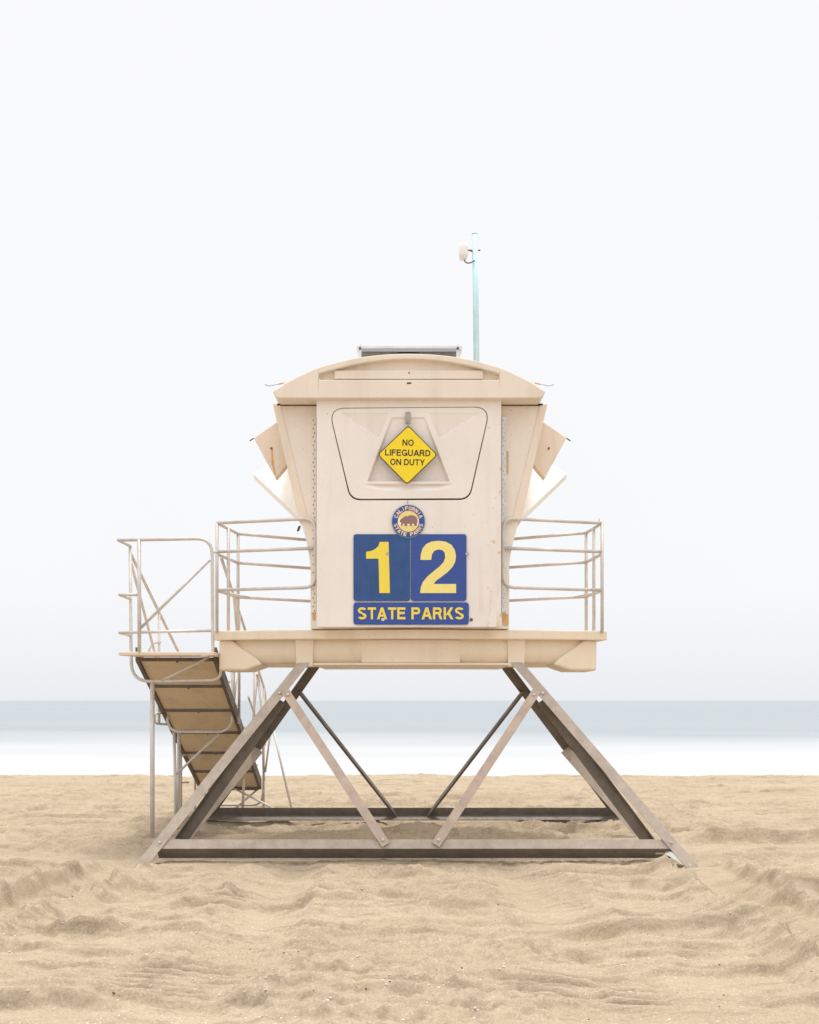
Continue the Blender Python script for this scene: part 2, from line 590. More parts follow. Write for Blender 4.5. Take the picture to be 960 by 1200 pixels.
b1 = nt.nodes.new("ShaderNodeBump"); b1.inputs["Strength"].default_value = .5; b1.inputs["Distance"].default_value = .012
nt.links.new(noise(nt, 16, 8, .72, stretch=(.8, 1.2, 1)), b1.inputs["Height"])
b2 = nt.nodes.new("ShaderNodeBump"); b2.inputs["Strength"].default_value = .6; b2.inputs["Distance"].default_value = .004
nt.links.new(noise(nt, 70, 5, .8), b2.inputs["Height"]); nt.links.new(b1.outputs[0], b2.inputs["Normal"])
nt.links.new(b2.outputs[0], b.inputs["Normal"])
M_SAND = m
build_sand(M_SAND)

# ------------------------------------------------------------------ sea, with the surf smoothed white by the waves
m, nt, b = new_mat("sea_water")
geo = nt.nodes.new("ShaderNodeNewGeometry")
sp = nt.nodes.new("ShaderNodeSeparateXYZ")
nt.links.new(geo.outputs["Position"], sp.inputs[0])
wob = maprange(nt, noise(nt, .03, 4, .6, stretch=(.35, 1, 1)), .3, .7, -16, 16)
ad = nt.nodes.new("ShaderNodeMath"); ad.operation = 'ADD'
nt.links.new(sp.outputs["Y"], ad.inputs[0]); nt.links.new(wob, ad.inputs[1])
foam = maprange(nt, ad.outputs[0], 58, 108, 1, 0)
fs = nt.nodes.new('ShaderNodeMath'); fs.operation = 'SMOOTH_MIN'; fs.inputs[1].default_value = 1.0; fs.inputs[2].default_value = .3
nt.links.new(foam, fs.inputs[0]); foam = fs.outputs[0]
far_streak = maprange(nt, noise(nt, .012, 4, .6, stretch=(.12, 1, 1)), .52, .72, 0, .35)
wat = mixc(nt, far_streak, (.285, .318, .342), (.38, .402, .42))
thin = maprange(nt, noise(nt, .10, 4, .6, stretch=(.12, 1, 1)), .5, .8, 0, .22)
fo = mixc(nt, thin, (.50, .504, .512), (.42, .435, .445))
nt.links.new(mixc(nt, foam, wat, fo), b.inputs["Base Color"])
nt.links.new(maprange(nt, foam, 0, 1, .55, .9), b.inputs["Roughness"])
nt.links.new(maprange(nt, foam, 0, 1, .3, .02), b.inputs["Specular IOR Level"])
bump(nt, b, noise(nt, .35, 5, .6, stretch=(.4, 1, 1)), .3, .12)
sea_mb = MB()
ysea = [24, 27, 30, 34, 38, 44, 52, 62, 76, 95, 125, 180, 300, 700, 2000, 6000, 20000]
xsea = [-20000, -5000, -1500, -500] + list(range(-160, 161, 8)) + [500, 1500, 5000, 20000]
for yy in ysea:
    for xx in xsea:
        sw = .10 * math.sin(yy * .16 + .6 * math.sin(xx * .02)) if yy < 130 else 0
        sea_mb.v.append((xx, yy, -1.75 + sw))
nxs = len(xsea)
for j in range(len(ysea) - 1):
    for i in range(nxs - 1):
        sea_mb.poly([j * nxs + i, j * nxs + i + 1, (j + 1) * nxs + i + 1, (j + 1) * nxs + i], True)
sea = sea_mb.build("sea", m)
sea["kind"] = "structure"

# ------------------------------------------------------------------ the tower
tower = thing("lifeguard_tower", (0, 11.6, 0),
              "beige arched-roof lifeguard tower standing on four splayed steel legs in the sand", "lifeguard tower")
TW = tower

# ---- steel base: a splayed frame of angle irons, four corner legs, four ground beams, eight braces
ZT = 1.975
FB, FT = 10.0, 10.95       # distance of the landward side at the ground and at the deck
RB, RT = 13.2, 12.25
corner_b = {('l', 'f'): Vector((-2.70, FB, 0)), ('r', 'f'): Vector((2.83, FB, 0)),
            ('l', 'b'): Vector((-2.76, RB, 0)), ('r', 'b'): Vector((2.86, RB, 0))}
corner_t = {('l', 'f'): Vector((-1.245, FT, ZT)), ('r', 'f'): Vector((1.265, FT, ZT)),
            ('l', 'b'): Vector((-1.245, RT, ZT)), ('r', 'b'): Vector((1.265, RT, ZT))}


def on_leg(k, t):
    return corner_b[k].lerp(corner_t[k], t)


def plane_n(a, b_, c_, inward_pt):
    n = (b_ - a).cross(c_ - a).normalized()
    return n if n.dot(inward_pt - a) > 0 else -n


mid = Vector((0, 11.6, 1.0))
n_front = plane_n(corner_b['l', 'f'], corner_b['r', 'f'], corner_t['l', 'f'], mid)
n_back = plane_n(corner_b['l', 'b'], corner_b['r', 'b'], corner_t['l', 'b'], mid)
n_left = plane_n(corner_b['l', 'f'], corner_b['l', 'b'], corner_t['l', 'f'], mid)
n_right = plane_n(corner_b['r', 'f'], corner_b['r', 'b'], corner_t['r', 'f'], mid)


def perp_in(nrm, dirv, toward):
    u = nrm.cross(dirv).normalized()
    return u if u.dot(toward) > 0 else -u


for k in corner_b:
    lo, hi = on_leg(k, -.055 if k[1] == 'f' else -.03), on_leg(k, 1.07)
    dv = (hi - lo).normalized()
    nf = n_front if k[1] == 'f' else n_back
    ns = n_left if k[0] == 'l' else n_right
    u = perp_in(nf, dv, Vector((1 if k[0] == 'l' else -1, 0, 0)))
    v = perp_in(ns, dv, Vector((0, 1 if k[1] == 'f' else -1, 0)))
    mb = MB().angle_iron(lo, hi, u, v, .108, .108, .012)
    # square the foot: a small shoe plate
    leg = mb.build("leg", M_STEEL if k[1] == 'f' else M_STEEL_SHADED, TW, .002, 1)
    if k[1] == 'f':
        for t in (.105, .865):
            p = on_leg(k, t) + u * .055 - nf * .001
            MB().cyl(p, -nf, .014, .012, 8).build("bolt", M_BOLT, leg)


def beam(a, b_, nrm, h, w, t, up=None, name="beam", mat=None):
    dv = (b_ - a).normalized()
    u = perp_in(nrm, dv, Vector((0, 0, 1)))
    mb = MB().angle_iron(a, b_, u, up or nrm, h, w, t)
    mb.mi[-3:] = [1, 1, 1]                   # slot for the lower flange, shade painted in on the front beam
    return mb.build(name, [mat or M_STEEL, M_STEEL_SHADED if up else (mat or M_STEEL)], TW, .002, 1)


zb = .062
e = .075
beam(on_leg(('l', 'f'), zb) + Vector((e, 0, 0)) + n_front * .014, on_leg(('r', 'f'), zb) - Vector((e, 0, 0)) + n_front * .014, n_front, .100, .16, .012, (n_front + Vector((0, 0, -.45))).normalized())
beam(on_leg(('l', 'b'), zb) + Vector((e * .4, 0, 0)) + n_back * .014, on_leg(('r', 'b'), zb) - Vector((e * .4, 0, 0)) + n_back * .014, n_back, .105, .15, .012, None, 'beam', M_STEEL_SHADED)
for sd, nn in (('l', n_left), ('r', n_right)):
    beam(on_leg((sd, 'f'), -.04) + nn * .016 + Vector((0, .1, 0)), on_leg((sd, 'b'), -.04) + nn * .016 - Vector((0, .1, 0)), nn, .10, .13, .012)


def brace(a, b_, nrm, w=.09, fl=.05, side=1, mat=M_BRACE, out=.002, bolts=True):
    dv = (b_ - a).normalized()
    u = nrm.cross(dv).normalized() * side
    o_ = -nrm * (out + .010) - u * w * .5
    br = MB().angle_iron(a + o_, b_ + o_, u, nrm, w, fl, .010).build("brace", mat, TW, .002, 1)
    if bolts:
        for p in (a + dv * .06, b_ - dv * .06):
            MB().cyl(p - nrm * (out + .010), -nrm, .015, .012, 8).build("bolt", M_BOLT, br)
    return br


def on_front(px, t):
    d = FB + (FT - FB) * t
    return Vector((PX(px, d), d, ZT * t))


def on_back(px, t):
    d = RB + (RT - RB) * t
    return Vector((PX(px, d), d, ZT * t))


brace(on_front(334, .862), on_front(452.5, .078), n_front, .092, .012, 1)
brace(on_front(629, .862), on_front(510.5, .078), n_front, .092, .012, -1)
brace(on_back(350.5, .875), on_back(464, .06), n_back, .055, .075, -1, M_STEEL_SHADED, -.034, False)
brace(on_back(613.5, .875), on_back(502, .06), n_back, .055, .075, 1, M_STEEL_SHADED, -.034, False)
for sd, nn in (('l', n_left), ('r', n_right)):
    s_ = -1 if sd == 'l' else 1
    base_m = on_leg((sd, 'f'), -.03).lerp(on_leg((sd, 'b'), -.03), .5)
    inw = nn * .02
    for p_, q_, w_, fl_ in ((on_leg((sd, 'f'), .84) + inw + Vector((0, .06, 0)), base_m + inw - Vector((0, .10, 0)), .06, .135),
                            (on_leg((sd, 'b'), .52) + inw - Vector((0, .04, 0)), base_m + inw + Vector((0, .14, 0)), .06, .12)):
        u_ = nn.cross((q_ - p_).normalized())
        brace(p_, q_, nn, w_, fl_, -1 if u_.z > 0 else 1, M_STEEL_SHADED if w_ == .06 and fl_ > .13 else M_STEEL, -.02, False)

fv = (n_front + Vector((0, 0, -.45))).normalized()
fn = Vector((1, 0, 0)).cross(fv).normalized()
fn = fn if fn.y < 0 else -fn
eg = on_leg(('l', 'f'), zb).lerp(on_leg(('r', 'f'), zb), .5)
tg = Vector((PX(774.5, 10.1), eg.y, eg.z)) + n_front * .014 + fv * .075 + fn * .001
ex = Vector((.045, 0, 0))
MB().prism([tg - ex - fv * .012, tg + ex - fv * .012, tg + ex + fv * .012, tg - ex + fv * .012], fn * .003).build("maker_plate", M_LAND, TW)
sp0 = on_leg(('r', 'f'), .035)
MB().prism([sp0 + Vector((-.22, .02, -.0)), sp0 + Vector((-.16, .02, .02)), sp0 + Vector((.02, -.05, -.10)), sp0 + Vector((-.03, -.05, -.12))], (0, .05, .01)).build("skid_plate", M_ALU, TW)

# ---- deck
XL, XR = -2.154, 2.172
ZLB, ZLT = 2.262, 2.365


def deck_front(x):
    return 10.80 + .25 * (abs(x) / 2.16) ** 1.5


def front_line(x0, x1, off, n=33):
    return [(x0 + (x1 - x0) * i / (n - 1), deck_front(x0 + (x1 - x0) * i / (n - 1)) + off) for i in range(n)]


outline = front_line(XL, XR, 0) + [(2.10, 11.72), (1.30, 12.25), (1.22, 12.95), (-1.22, 12.95), (-1.30, 12.28), (-2.06, 11.76)]
lip = MB().prism([(x, y, ZLB) for x, y in outline], (0, 0, ZLT - ZLB)).build("deck", M_DECK, TW, .012, 2)

# moulded hull under the lip: barrel profile, with flat middle panel, leg brackets and corner pods standing proud of it
def hull_profile(x):
    """list of (set-back from lip edge, z) from top to bottom"""
    pr = []
    for i in range(11):
        t = i / 10
        z = 2.268 - t * .262
        back = .05 + .06 * (1 - math.sin(math.pi * (.30 + .45 * t))) + .13 * max(0, t - .55) ** 1.5
        pr.append((back, z))
    return pr


mb = MB()
hx = np.linspace(-1.98, 2.0, 49)
for x in hx:
    for bk, z in hull_profile(x):
        mb.v.append((x, deck_front(x) + bk + .05, z))
npf = 11
for i in range(len(hx) - 1):
    for k in range(npf - 1):
        mb.poly([i * npf + k, (i + 1) * npf + k, (i + 1) * npf + k + 1, i * npf + k + 1], True)
# bottom and back closing
nb = len(mb.v)
for x in hx:
    mb.v.append((x, 12.7 - .35 * abs(x) / 2, 2.006)); mb.v.append((x, 12.7 - .35 * abs(x) / 2, 2.268))
for i in range(len(hx) - 1):
    mb.poly([i * npf + npf - 1, (i + 1) * npf + npf - 1, nb + 2 * (i + 1), nb + 2 * i])
    mb.poly([nb + 2 * i, nb + 2 * (i + 1), nb + 2 * (i + 1) + 1, nb + 2 * i + 1])
mb.poly([k for k in range(npf)] + [nb, nb + 1])
l0 = (len(hx) - 1) * npf
mb.poly([l0 + k for k in range(npf)] + [nb + 2 * (len(hx) - 1), nb + 2 * (len(hx) - 1) + 1])
hull = mb.build("hull", M_DECK, lip)

mb = MB()                                   # flat middle panel
pts = [(x, y) for x, y in front_line(PX(423, 10.8), PX(540, 10.8), .098, 9)]
mb.prism([(x, y, 2.012) for x, y in pts] + [(x, y + .22, 2.012) for x, y in reversed(pts)], (0, 0, .248))
mb.build("hull_panel", M_DECK, lip, .006, 2)
mb = MB()                                   # bottom rail
pts = [(x, y) for x, y in front_line(PX(366, 10.85), PX(601, 10.85), .085, 17)]
mb.prism([(x, y, 1.984) for x, y in pts] + [(x, y + 1.5, 1.984) for x, y in reversed(pts)], (0, 0, .026))
mb.build("hull_rail", M_DECK, lip, .005, 2)
for pxa, pxb in ((345, 367), (595.5, 617)):  # leg brackets
    xa, xb = PX(pxa, 10.88), PX(pxb, 10.88)
    y = deck_front((xa + xb) / 2) + .062
    A = [(xa, y, 2.266), (xb, y, 2.266), (xb, y + .3, 2.266), (xa, y + .3, 2.266)]
    i_ = .012
    B = [(xa + i_, y + .012, 1.972), (xb - i_, y + .012, 1.972), (xb - i_, y + .3, 1.972), (xa + i_, y + .3, 1.972)]
    MB().loft(A, B).build("leg_bracket", M_DECK, lip, .008, 2)
for s_ in (-1, 1):                           # corner pods
    d = 11.0
    xo = PX(254.5, d) if s_ < 0 else PX(701.5, d)
    sx = lambda p: xo + (-s_) * p
    y0 = deck_front(abs(xo)) + .055
    zt, zl = 2.266, 1.928
    prof = [(0, zt), (.0, zl), (.30, zl), (.38, zl + .025), (.49, zl + .065), (.43, zl + .13), (.26, zl + .25), (.15, zt)]
    front = [(sx(p), y0 - .085 * (p / .5), z) for p, z in prof]
    back = [(sx(p * 1.0), y0 + .70 - .1 * (p / .5), z + (0 if z > 2.1 else .0)) for p, z in prof]
    MB().loft(front, back).build("corner_pod", M_DECK, lip, .03, 4)

# ---- cabin
CD = 10.85
cab = MB()
prof_px = [(364, 737), (364, 668), (362.5, 652), (359, 634), (353, 611), (343, 575), (322.5, 474)]
Lp = [(PX(a, CD), PZ(b_, CD)) for a, b_ in prof_px]
Rp = [(PX(a, CD), PZ(b_, CD)) for a, b_ in ((597, 737), (597, 664), (598.5, 650), (602, 634), (608, 611), (618, 575), (639, 474))]
ol = [(x, CD, z) for x, z in Lp] + [(x, CD, z) for x, z in reversed(Rp)]
cabin = cab.prism(ol, (0, 1.85, 0)).build("cabin", M_CABIN, TW, .006, 2)

DF = 10.68
K = DF / F
door_x0, door_x1, door_z0, door_z1 = PX(371, DF), PX(587.5, DF), PZ(735, DF), PZ(466, DF)
mb = MB()
ya, yb = DF + .047, CD - .002
for x0_, x1_, z0_, z1_ in ((door_x0 + .03, door_x0 + .10, door_z0 + .004, door_z1), (door_x1 - .10, door_x1 - .03, door_z0 + .004, door_z1),
                           (door_x0 + .10, door_x1 - .10, door_z0 + .004, door_z0 + .08), (door_x0 + .10, door_x1 - .10, door_z1 - .08, door_z1)):
    mb.box(x0_, x1_, ya, yb, z0_, z1_)
mb.build("front_panel_frame", M_CABIN, TW)


def rounded(pts, r, seg=6):
    out = []
    n = len(pts)
    for i in range(n):
        a, b_, c_ = Vector(pts[i - 1]), Vector(pts[i]), Vector(pts[(i + 1) % n])
        d1, d2 = (a - b_).normalized(), (c_ - b_).normalized()
        rr = r[i] if isinstance(r, (list, tuple)) else r
        l = min(rr / math.tan(d1.angle(d2) / 2), (a - b_).length * .49, (c_ - b_).length * .49)
        p1, p2 = b_ + d1 * l, b_ + d2 * l
        for k in range(seg + 1):
            t = k / seg
            out.append(tuple(p1 * (1 - t) ** 2 + b_ * 2 * t * (1 - t) + p2 * t * t))
    return out


def px_poly(pts, d):
    return [(PX(a, d), d, PZ(b_, d)) for a, b_ in pts]


# shutter set into the front panel, with a dark seal round it and a moulded relief
trap = rounded([(386, 479), (574, 477.5), (549.5, 584), (411.5, 584.5)], 15, 8)
trap_seal = rounded([(385.0, 478.0), (575.1, 476.5), (550.5, 585.7), (410.5, 586.2)], 15.6, 8)
hole = [(PX(a, DF), PZ(b_, DF)) for a, b_ in trap_seal]
hcx, hcz = PX(480, DF), PZ(532, DF)


def ray_rect(x, z):
    dx, dz = x - hcx, z - hcz
    t = min(((door_x1 if dx > 0 else door_x0) - hcx) / dx if abs(dx) > 1e-9 else 1e9,
            ((door_z1 if dz > 0 else door_z0) - hcz) / dz if abs(dz) > 1e-9 else 1e9)
    return hcx + dx * t, hcz + dz * t


dense = []
for i in range(len(hole)):
    (xa, za), (xb, zb_) = hole[i], hole[(i + 1) % len(hole)]
    n_ = max(1, int(math.hypot(xb - xa, zb_ - za) / .01))
    dense += [(xa + (xb - xa) * k / n_, za + (zb_ - za) * k / n_) for k in range(n_)]
outer = [list(ray_rect(x, z)) for x, z in dense]
for cx_, cz_ in ((door_x0, door_z0), (door_x0, door_z1), (door_x1, door_z0), (door_x1, door_z1)):
    i = min(range(len(outer)), key=lambda q: (outer[q][0] - cx_) ** 2 + (outer[q][1] - cz_) ** 2)
    outer[i] = [cx_, cz_]
mb = MB()
nd = len(dense)
for y in (DF, DF + .045):
    mb.v += [(x, y, z) for x, z in dense] + [(x, y, z) for x, z in outer]
for i in range(nd):
    j = (i + 1) % nd
    mb.poly([i, j, nd + j, nd + i])
    mb.poly([2 * nd + i, 2 * nd + j, 3 * nd + j, 3 * nd + i])
    mb.poly([i, j, 2 * nd + j, 2 * nd + i])
    mb.poly([nd + i, nd + j, 3 * nd + j, 3 * nd + i])
door = mb.build("front_panel", M_DOOR, TW, .006, 2)
MB().prism(px_poly(trap_seal, DF + .13), (0, .01, 0)).build("seal", M_SEAL, door)


def relief(px, py):
    """height of the moulding in metres towards the land (negative = let in)"""
    h = 0.0

    def side(a, b_):          # signed distance to line a->b, positive on the right-hand side in picture sense
        dx, dy = b_[0] - a[0], b_[1] - a[1]
        L = math.hypot(dx, dy)
        return ((px - a[0]) * dy - (py - a[1]) * dx) / -L

    def inside(poly):
        return min(side(poly[i], poly[(i + 1) % len(poly)]) for i in range(len(poly)))
    c = inside([(459, 489), (498, 489), (527, 564), (430.5, 564)])
    if c > 0:
        t = (py - 489) / 75.0
        h -= min(1, c / 1.6) * (.010 + .080 * t)
    for q in (-1, 1):
        tri = [(397, 484), (456, 484), (443.5, 513)]
        if q > 0: tri = [(563, 484), (514.5, 513), (502, 484)]
        c = inside(tri)
        if c > 0:
            t = (py - 484) / 29.0
            h -= min(1, c / 1.2) * (.004 + .055 * t)
    # shallow scoop below the middle field, deepest under its straight upper edge
    u = (px - 478.5) / 52.0
    if abs(u) < 1:
        low = 568.0 + 8.0 * math.sqrt(1 - u * u)
        if 567.2 < py < low:
            h -= .040 * min(1, (py - 567.2) / .8) * max(0, (low - py) / (low - 567.2 + 1e-6)) * min(1, (1 - abs(u)) * 3)
    return h


# relief as a fine height field inside the rounded trapezoid
mb = MB()
rows, cols = 160, 220


def trap_span(py):
    xs_ = []
    for i in range(len(trap)):
        (x1, y1), (x2, y2) = trap[i], trap[(i + 1) % len(trap)]
        if (y1 - py) * (y2 - py) <= 0 and y1 != y2:
            xs_.append(x1 + (py - y1) / (y2 - y1) * (x2 - x1))
    return (min(xs_), max(xs_)) if xs_ else (None, None)


ys_ = np.linspace(min(p[1] for p in trap) + .02, max(p[1] for p in trap) - .02, rows)
for py in ys_:
    a, b_ = trap_span(py)
    for k in range(cols):
        px = a + (b_ - a) * k / (cols - 1)
        mb.v.append((PX(px, DF), DF - .005 - relief(px, py), PZ(py, DF)))
for j in range(rows - 1):
    for k in range(cols - 1):
        mb.poly([j * cols + k, j * cols + k + 1, (j + 1) * cols + k + 1, (j + 1) * cols + k])
rim = [0 * cols + k for k in range(cols)] + [j * cols + cols - 1 for j in range(1, rows)] + \
      [(rows - 1) * cols + k for k in range(cols - 2, -1, -1)] + [j * cols for j in range(rows - 2, 0, -1)]
nb = len(mb.v)
for i in rim:
    x, y, z = mb.v[i]
    mb.v.append((x, DF + .04, z))
for i in range(len(rim)):
    j = (i + 1) % len(rim)
    mb.poly([rim[i], rim[j], nb + j, nb + i])
shutter = mb.build("shutter", M_DOOR, door)
MB().box(PX(475.3, DF), PX(481, DF), DF - .035, DF - .008, PZ(497, DF), PZ(483.5, DF)).build("hasp", M_HASP, door, .003, 2)

# piano hinges and rust below them
for a, b_ in ((365.2, 370.6), (588.4, 593.6)):
    xa, xb = PX(a, CD - .03), PX(b_, CD - .03)
    hng = MB().box(xa, xb, CD - .03, CD - .001, PZ(718, CD), PZ(489, CD)).build("hinge", M_ALU if a > 400 else M_CABIN, TW, .002, 1)
    for i in range(46):
        z = PZ(716 - i * 4.95, CD)
        MB().cyl((xa + (xb - xa) * (.35 if i % 2 else .65), CD - .03, z), (0, -1, 0), .0065, .005, 6).build("rivet", M_RUST if a < 400 else M_BOLT, hng)
def strip_stain(a0, a1, y0, y1, d):
    return MB().prism(px_poly(rounded([(a0, y0), (a1, y0 + 1), (a1 - .5, y1), (a0 + .5, y1 - .5)], .6, 3), d), (0, .004, 0))


strip_stain(589, 596, 719, 733, CD - .006).build("rust_streak", M_STAIN, TW)
strip_stain(366, 370, 719, 727, CD - .006).build("rust_streak", M_STAIN, TW)
strip_stain(593.8, 596.2, 528, 556, CD - .006).build("rust_streak", M_STAIN, TW)

# side shutters along the flared walls, the angular pods on them and the pale panels propped open below
for q in (-1, 1):
    fx_ = (lambda a: a) if q < 0 else (lambda a: 961.5 - a)
    d0 = CD - .012
    slab = [(319.6, 473), (328.5, 474), (361, 608), (351, 611.5)]
    pts = [(PX(fx_(a), d0), d0, PZ(b_, d0)) for a, b_ in slab]
    sh = MB().prism(pts, (0, 1.55, 0)).build("side_shutter", M_FLAP, TW, .006, 2)
    d1 = 11.2
    pod = [(324, 494.5), (297.5, 513), (322.8, 561), (334, 547.5), (338, 540)]
    pts = [(PX(fx_(a), d1), d1, PZ(b_, d1)) for a, b_ in pod]
    pd = MB().prism(pts, (0, .14, 0)).build("window_pod", M_FLAP, TW, .008, 2)
    bp = P(fx_(318.3), 525.5, d1)
    MB().cyl(bp, (0, -1, 0), .012, .012, 8).build("bolt", M_RUST, pd)
    if q < 0:
        st = [(317.9, 527), (319.4, 527), (321.3, 545), (323.3, 557.5), (321.8, 556), (318.4, 543)]
        MB().prism([(PX(a, d1 - .003), d1 - .003, PZ(b_, d1 - .003)) for a, b_ in st], (0, .005, 0)).build("rust_streak", M_STAIN, pd)
    tp = P(fx_(297.5), 513.5, d1 + .02)
    MB().tube([tp, tp + Vector((q * .045, 0, -.03))], .007, 0, 6).build("pin", M_CABLE, pd)
    d2 = 11.5
    wp = [(297, 555), (300.5, 553), (320, 541), (336, 540), (352, 606), (347, 603)]
    pts = [tuple(P(fx_(a), b_, d2 + .75 * (606 - b_) / 66)) for a, b_ in wp]
    MB().prism(pts, (0, .07, -.055)).build("propped_panel", M_WHITE, TW, .004, 2)
    if q < 0:
        lp = P(349, 619, 11.2)
        MB().prism([lp + Vector((-.012, 0, -.03)), lp + Vector((.012, 0, -.022)), lp + Vector((.03, 0, .03)), lp + Vector((.006, 0, .022))], (0, .05, 0)).build("latch", M_CABLE, TW)

# ---- roof: arched fascia with a lens-shaped recess, soffit, vault behind it
RF = 10.60
arc = [(320, 457.5), (335, 448.5), (352, 439.5), (371, 431), (395, 424), (420, 418.6), (450, 415.2), (479.5, 414.2)]
arc = arc + [(959 - a, b_) for a, b_ in reversed(arc[:-1])]
ax = np.array([a for a, _ in arc]); ay = np.array([b_ for _, b_ in arc])


def catmull(xq):
    # smooth interpolation through arc points
    out = []
    for x in xq:
        i = int(np.clip(np.searchsorted(ax, x) - 1, 0, len(ax) - 2))
        p0, p1, p2, p3 = ay[max(i - 1, 0)], ay[i], ay[i + 1], ay[min(i + 2, len(ay) - 1)]
        t = (x - ax[i]) / (ax[i + 1] - ax[i])
        out.append(.5 * (2 * p1 + (p2 - p0) * t + (2 * p0 - 5 * p1 + 4 * p2 - p3) * t * t + (3 * p1 - p0 - 3 * p2 + p3) * t ** 3))
    return np.array(out)


xq = np.linspace(320, 639, 121)
top = catmull(xq)
bot = np.full_like(xq, 466.5)
bot[xq < 324.5] = np.interp(xq[xq < 324.5], [320, 324.5], [459.5, 466.5])
bot[xq > 634.5] = np.interp(xq[xq > 634.5], [634.5, 639], [466.5, 459.5])
lx0, lx1 = 371.5, 587.5
uu = np.clip((xq - 479.5) / 108.0, -1, 1)
lens_t = 438.5 - 18.0 * (1 - np.abs(uu) ** 1.9)
lens_b = np.where(np.abs(uu) < .97, 444.8, 444.8 - 3.5 * (np.abs(uu) - .97) / .03)
mb = MB()
REC = .075


def q4(x1, ya1, yb1, x2, ya2, yb2, d):
    n = len(mb.v)
    mb.v += [tuple(P(x1, ya1, RF) + Vector((0, d, 0))), tuple(P(x2, ya2, RF) + Vector((0, d, 0))),
             tuple(P(x2, yb2, RF) + Vector((0, d, 0))), tuple(P(x1, yb1, RF) + Vector((0, d, 0)))]
    mb.poly([n, n + 1, n + 2, n + 3])


def wall4(x1, y1, x2, y2, d0, d1):
    n = len(mb.v)
    a, b_ = P(x1, y1, RF), P(x2, y2, RF)
    mb.v += [tuple(a + Vector((0, d0, 0))), tuple(b_ + Vector((0, d0, 0))), tuple(b_ + Vector((0, d1, 0))), tuple(a + Vector((0, d1, 0)))]
    mb.poly([n, n + 1, n + 2, n + 3])


for i in range(len(xq) - 1):
    a, b_ = xq[i], xq[i + 1]
    inl = a >= lx0 - 1e-6 and b_ <= lx1 + 1e-6
    if inl:
        q4(a, top[i], lens_t[i], b_, top[i + 1], lens_t[i + 1], 0)
        q4(a, lens_b[i], bot[i], b_, lens_b[i + 1], bot[i + 1], 0)
        q4(a, lens_t[i], lens_b[i], b_, lens_t[i + 1], lens_b[i + 1], REC)
        wall4(a, lens_t[i], b_, lens_t[i + 1], 0, REC)
        wall4(a, lens_b[i], b_, lens_b[i + 1], 0, REC)
    else:
        q4(a, top[i], bot[i], b_, top[i + 1], bot[i + 1], 0)
    wall4(a, top[i], b_, top[i + 1], 0, 2.25)      # vault
    wall4(a, bot[i], b_, bot[i + 1], 0, 2.25)      # soffit
    q4(a, top[i], bot[i], b_, top[i + 1], bot[i + 1], 2.25)
for i in (0, len(xq) - 1):
    wall4(xq[i], top[i], xq[i], bot[i], 0, 2.25)
inl = [i for i in range(len(xq)) if lx0 <= xq[i] <= lx1]
for i in (inl[0], inl[-1]):
    wall4(xq[i], lens_t[i], xq[i], lens_b[i], 0, REC)
roof_o = mb.build("roof", M_ROOF, TW)
bm = bmesh.new(); bm.from_mesh(roof_o.data)
bmesh.ops.remove_doubles(bm, verts=bm.verts, dist=.0005)
bmesh.ops.recalc_face_normals(bm, faces=bm.faces)
bm.to_mesh(roof_o.data); bm.free()
bv = roof_o.modifiers.new("bevel", 'BEVEL'); bv.width = .012; bv.segments = 2; bv.limit_method = 'ANGLE'; bv.angle_limit = R(40)

rb = RF + .03
MB().prism([tuple(P(a, b_, rb)) for a, b_ in ((392, 434), (566, 434), (566, 444), (392, 444))], (0, .05, 0)).build("roof_hatch", M_ROOF, roof_o, .004, 2)
dk = MB()
dk.box(PX(477, RF), PX(482, RF), RF - .004, RF + .01, PZ(449.8, RF), PZ(448.2, RF))
dk.build("drain_slot", M_DARK, roof_o)
MB().cyl(P(479.5, 437, rb), (0, -1, 0), .008, .006, 8).build("bolt", M_RUST, roof_o)
for px in (343.5, 613.5):
    p = P(px, 477, 11.0)
    MB().cyl(p, (0, 0, -1), .024, .06, 10, .015).build("soffit_lamp", M_CABLE, roof_o)
for s_ in (-1, 1):                         # dark joint between the wall and the eave
    xa, xb = (325, 371) if s_ < 0 else (588, 636)
    MB().box(PX(xa, CD), PX(xb, CD), CD - .012, CD + .02, PZ(475.6, CD), PZ(473.2, CD)).build("eave_gap", M_DARK, roof_o)
for s_ in (-1, 1):                         # wire hooks on the eaves
    fx_ = (lambda a: a) if s_ < 0 else (lambda a: 959.5 - a)
    d = 10.64
    pts = [P(fx_(a), b_, d) for a, b_ in ((331, 449.2), (322, 451), (316.5, 452.3), (310.5, 450.8))]
    hk = MB().tube(pts, .0045, 0, 6).build("eave_hook", M_HASP, TW)
    MB().tube([P(fx_(333), 448.8, d), P(fx_(326.5), 450.2, d)], .007, 0, 6).build("tip", M_ORANGE, hk)

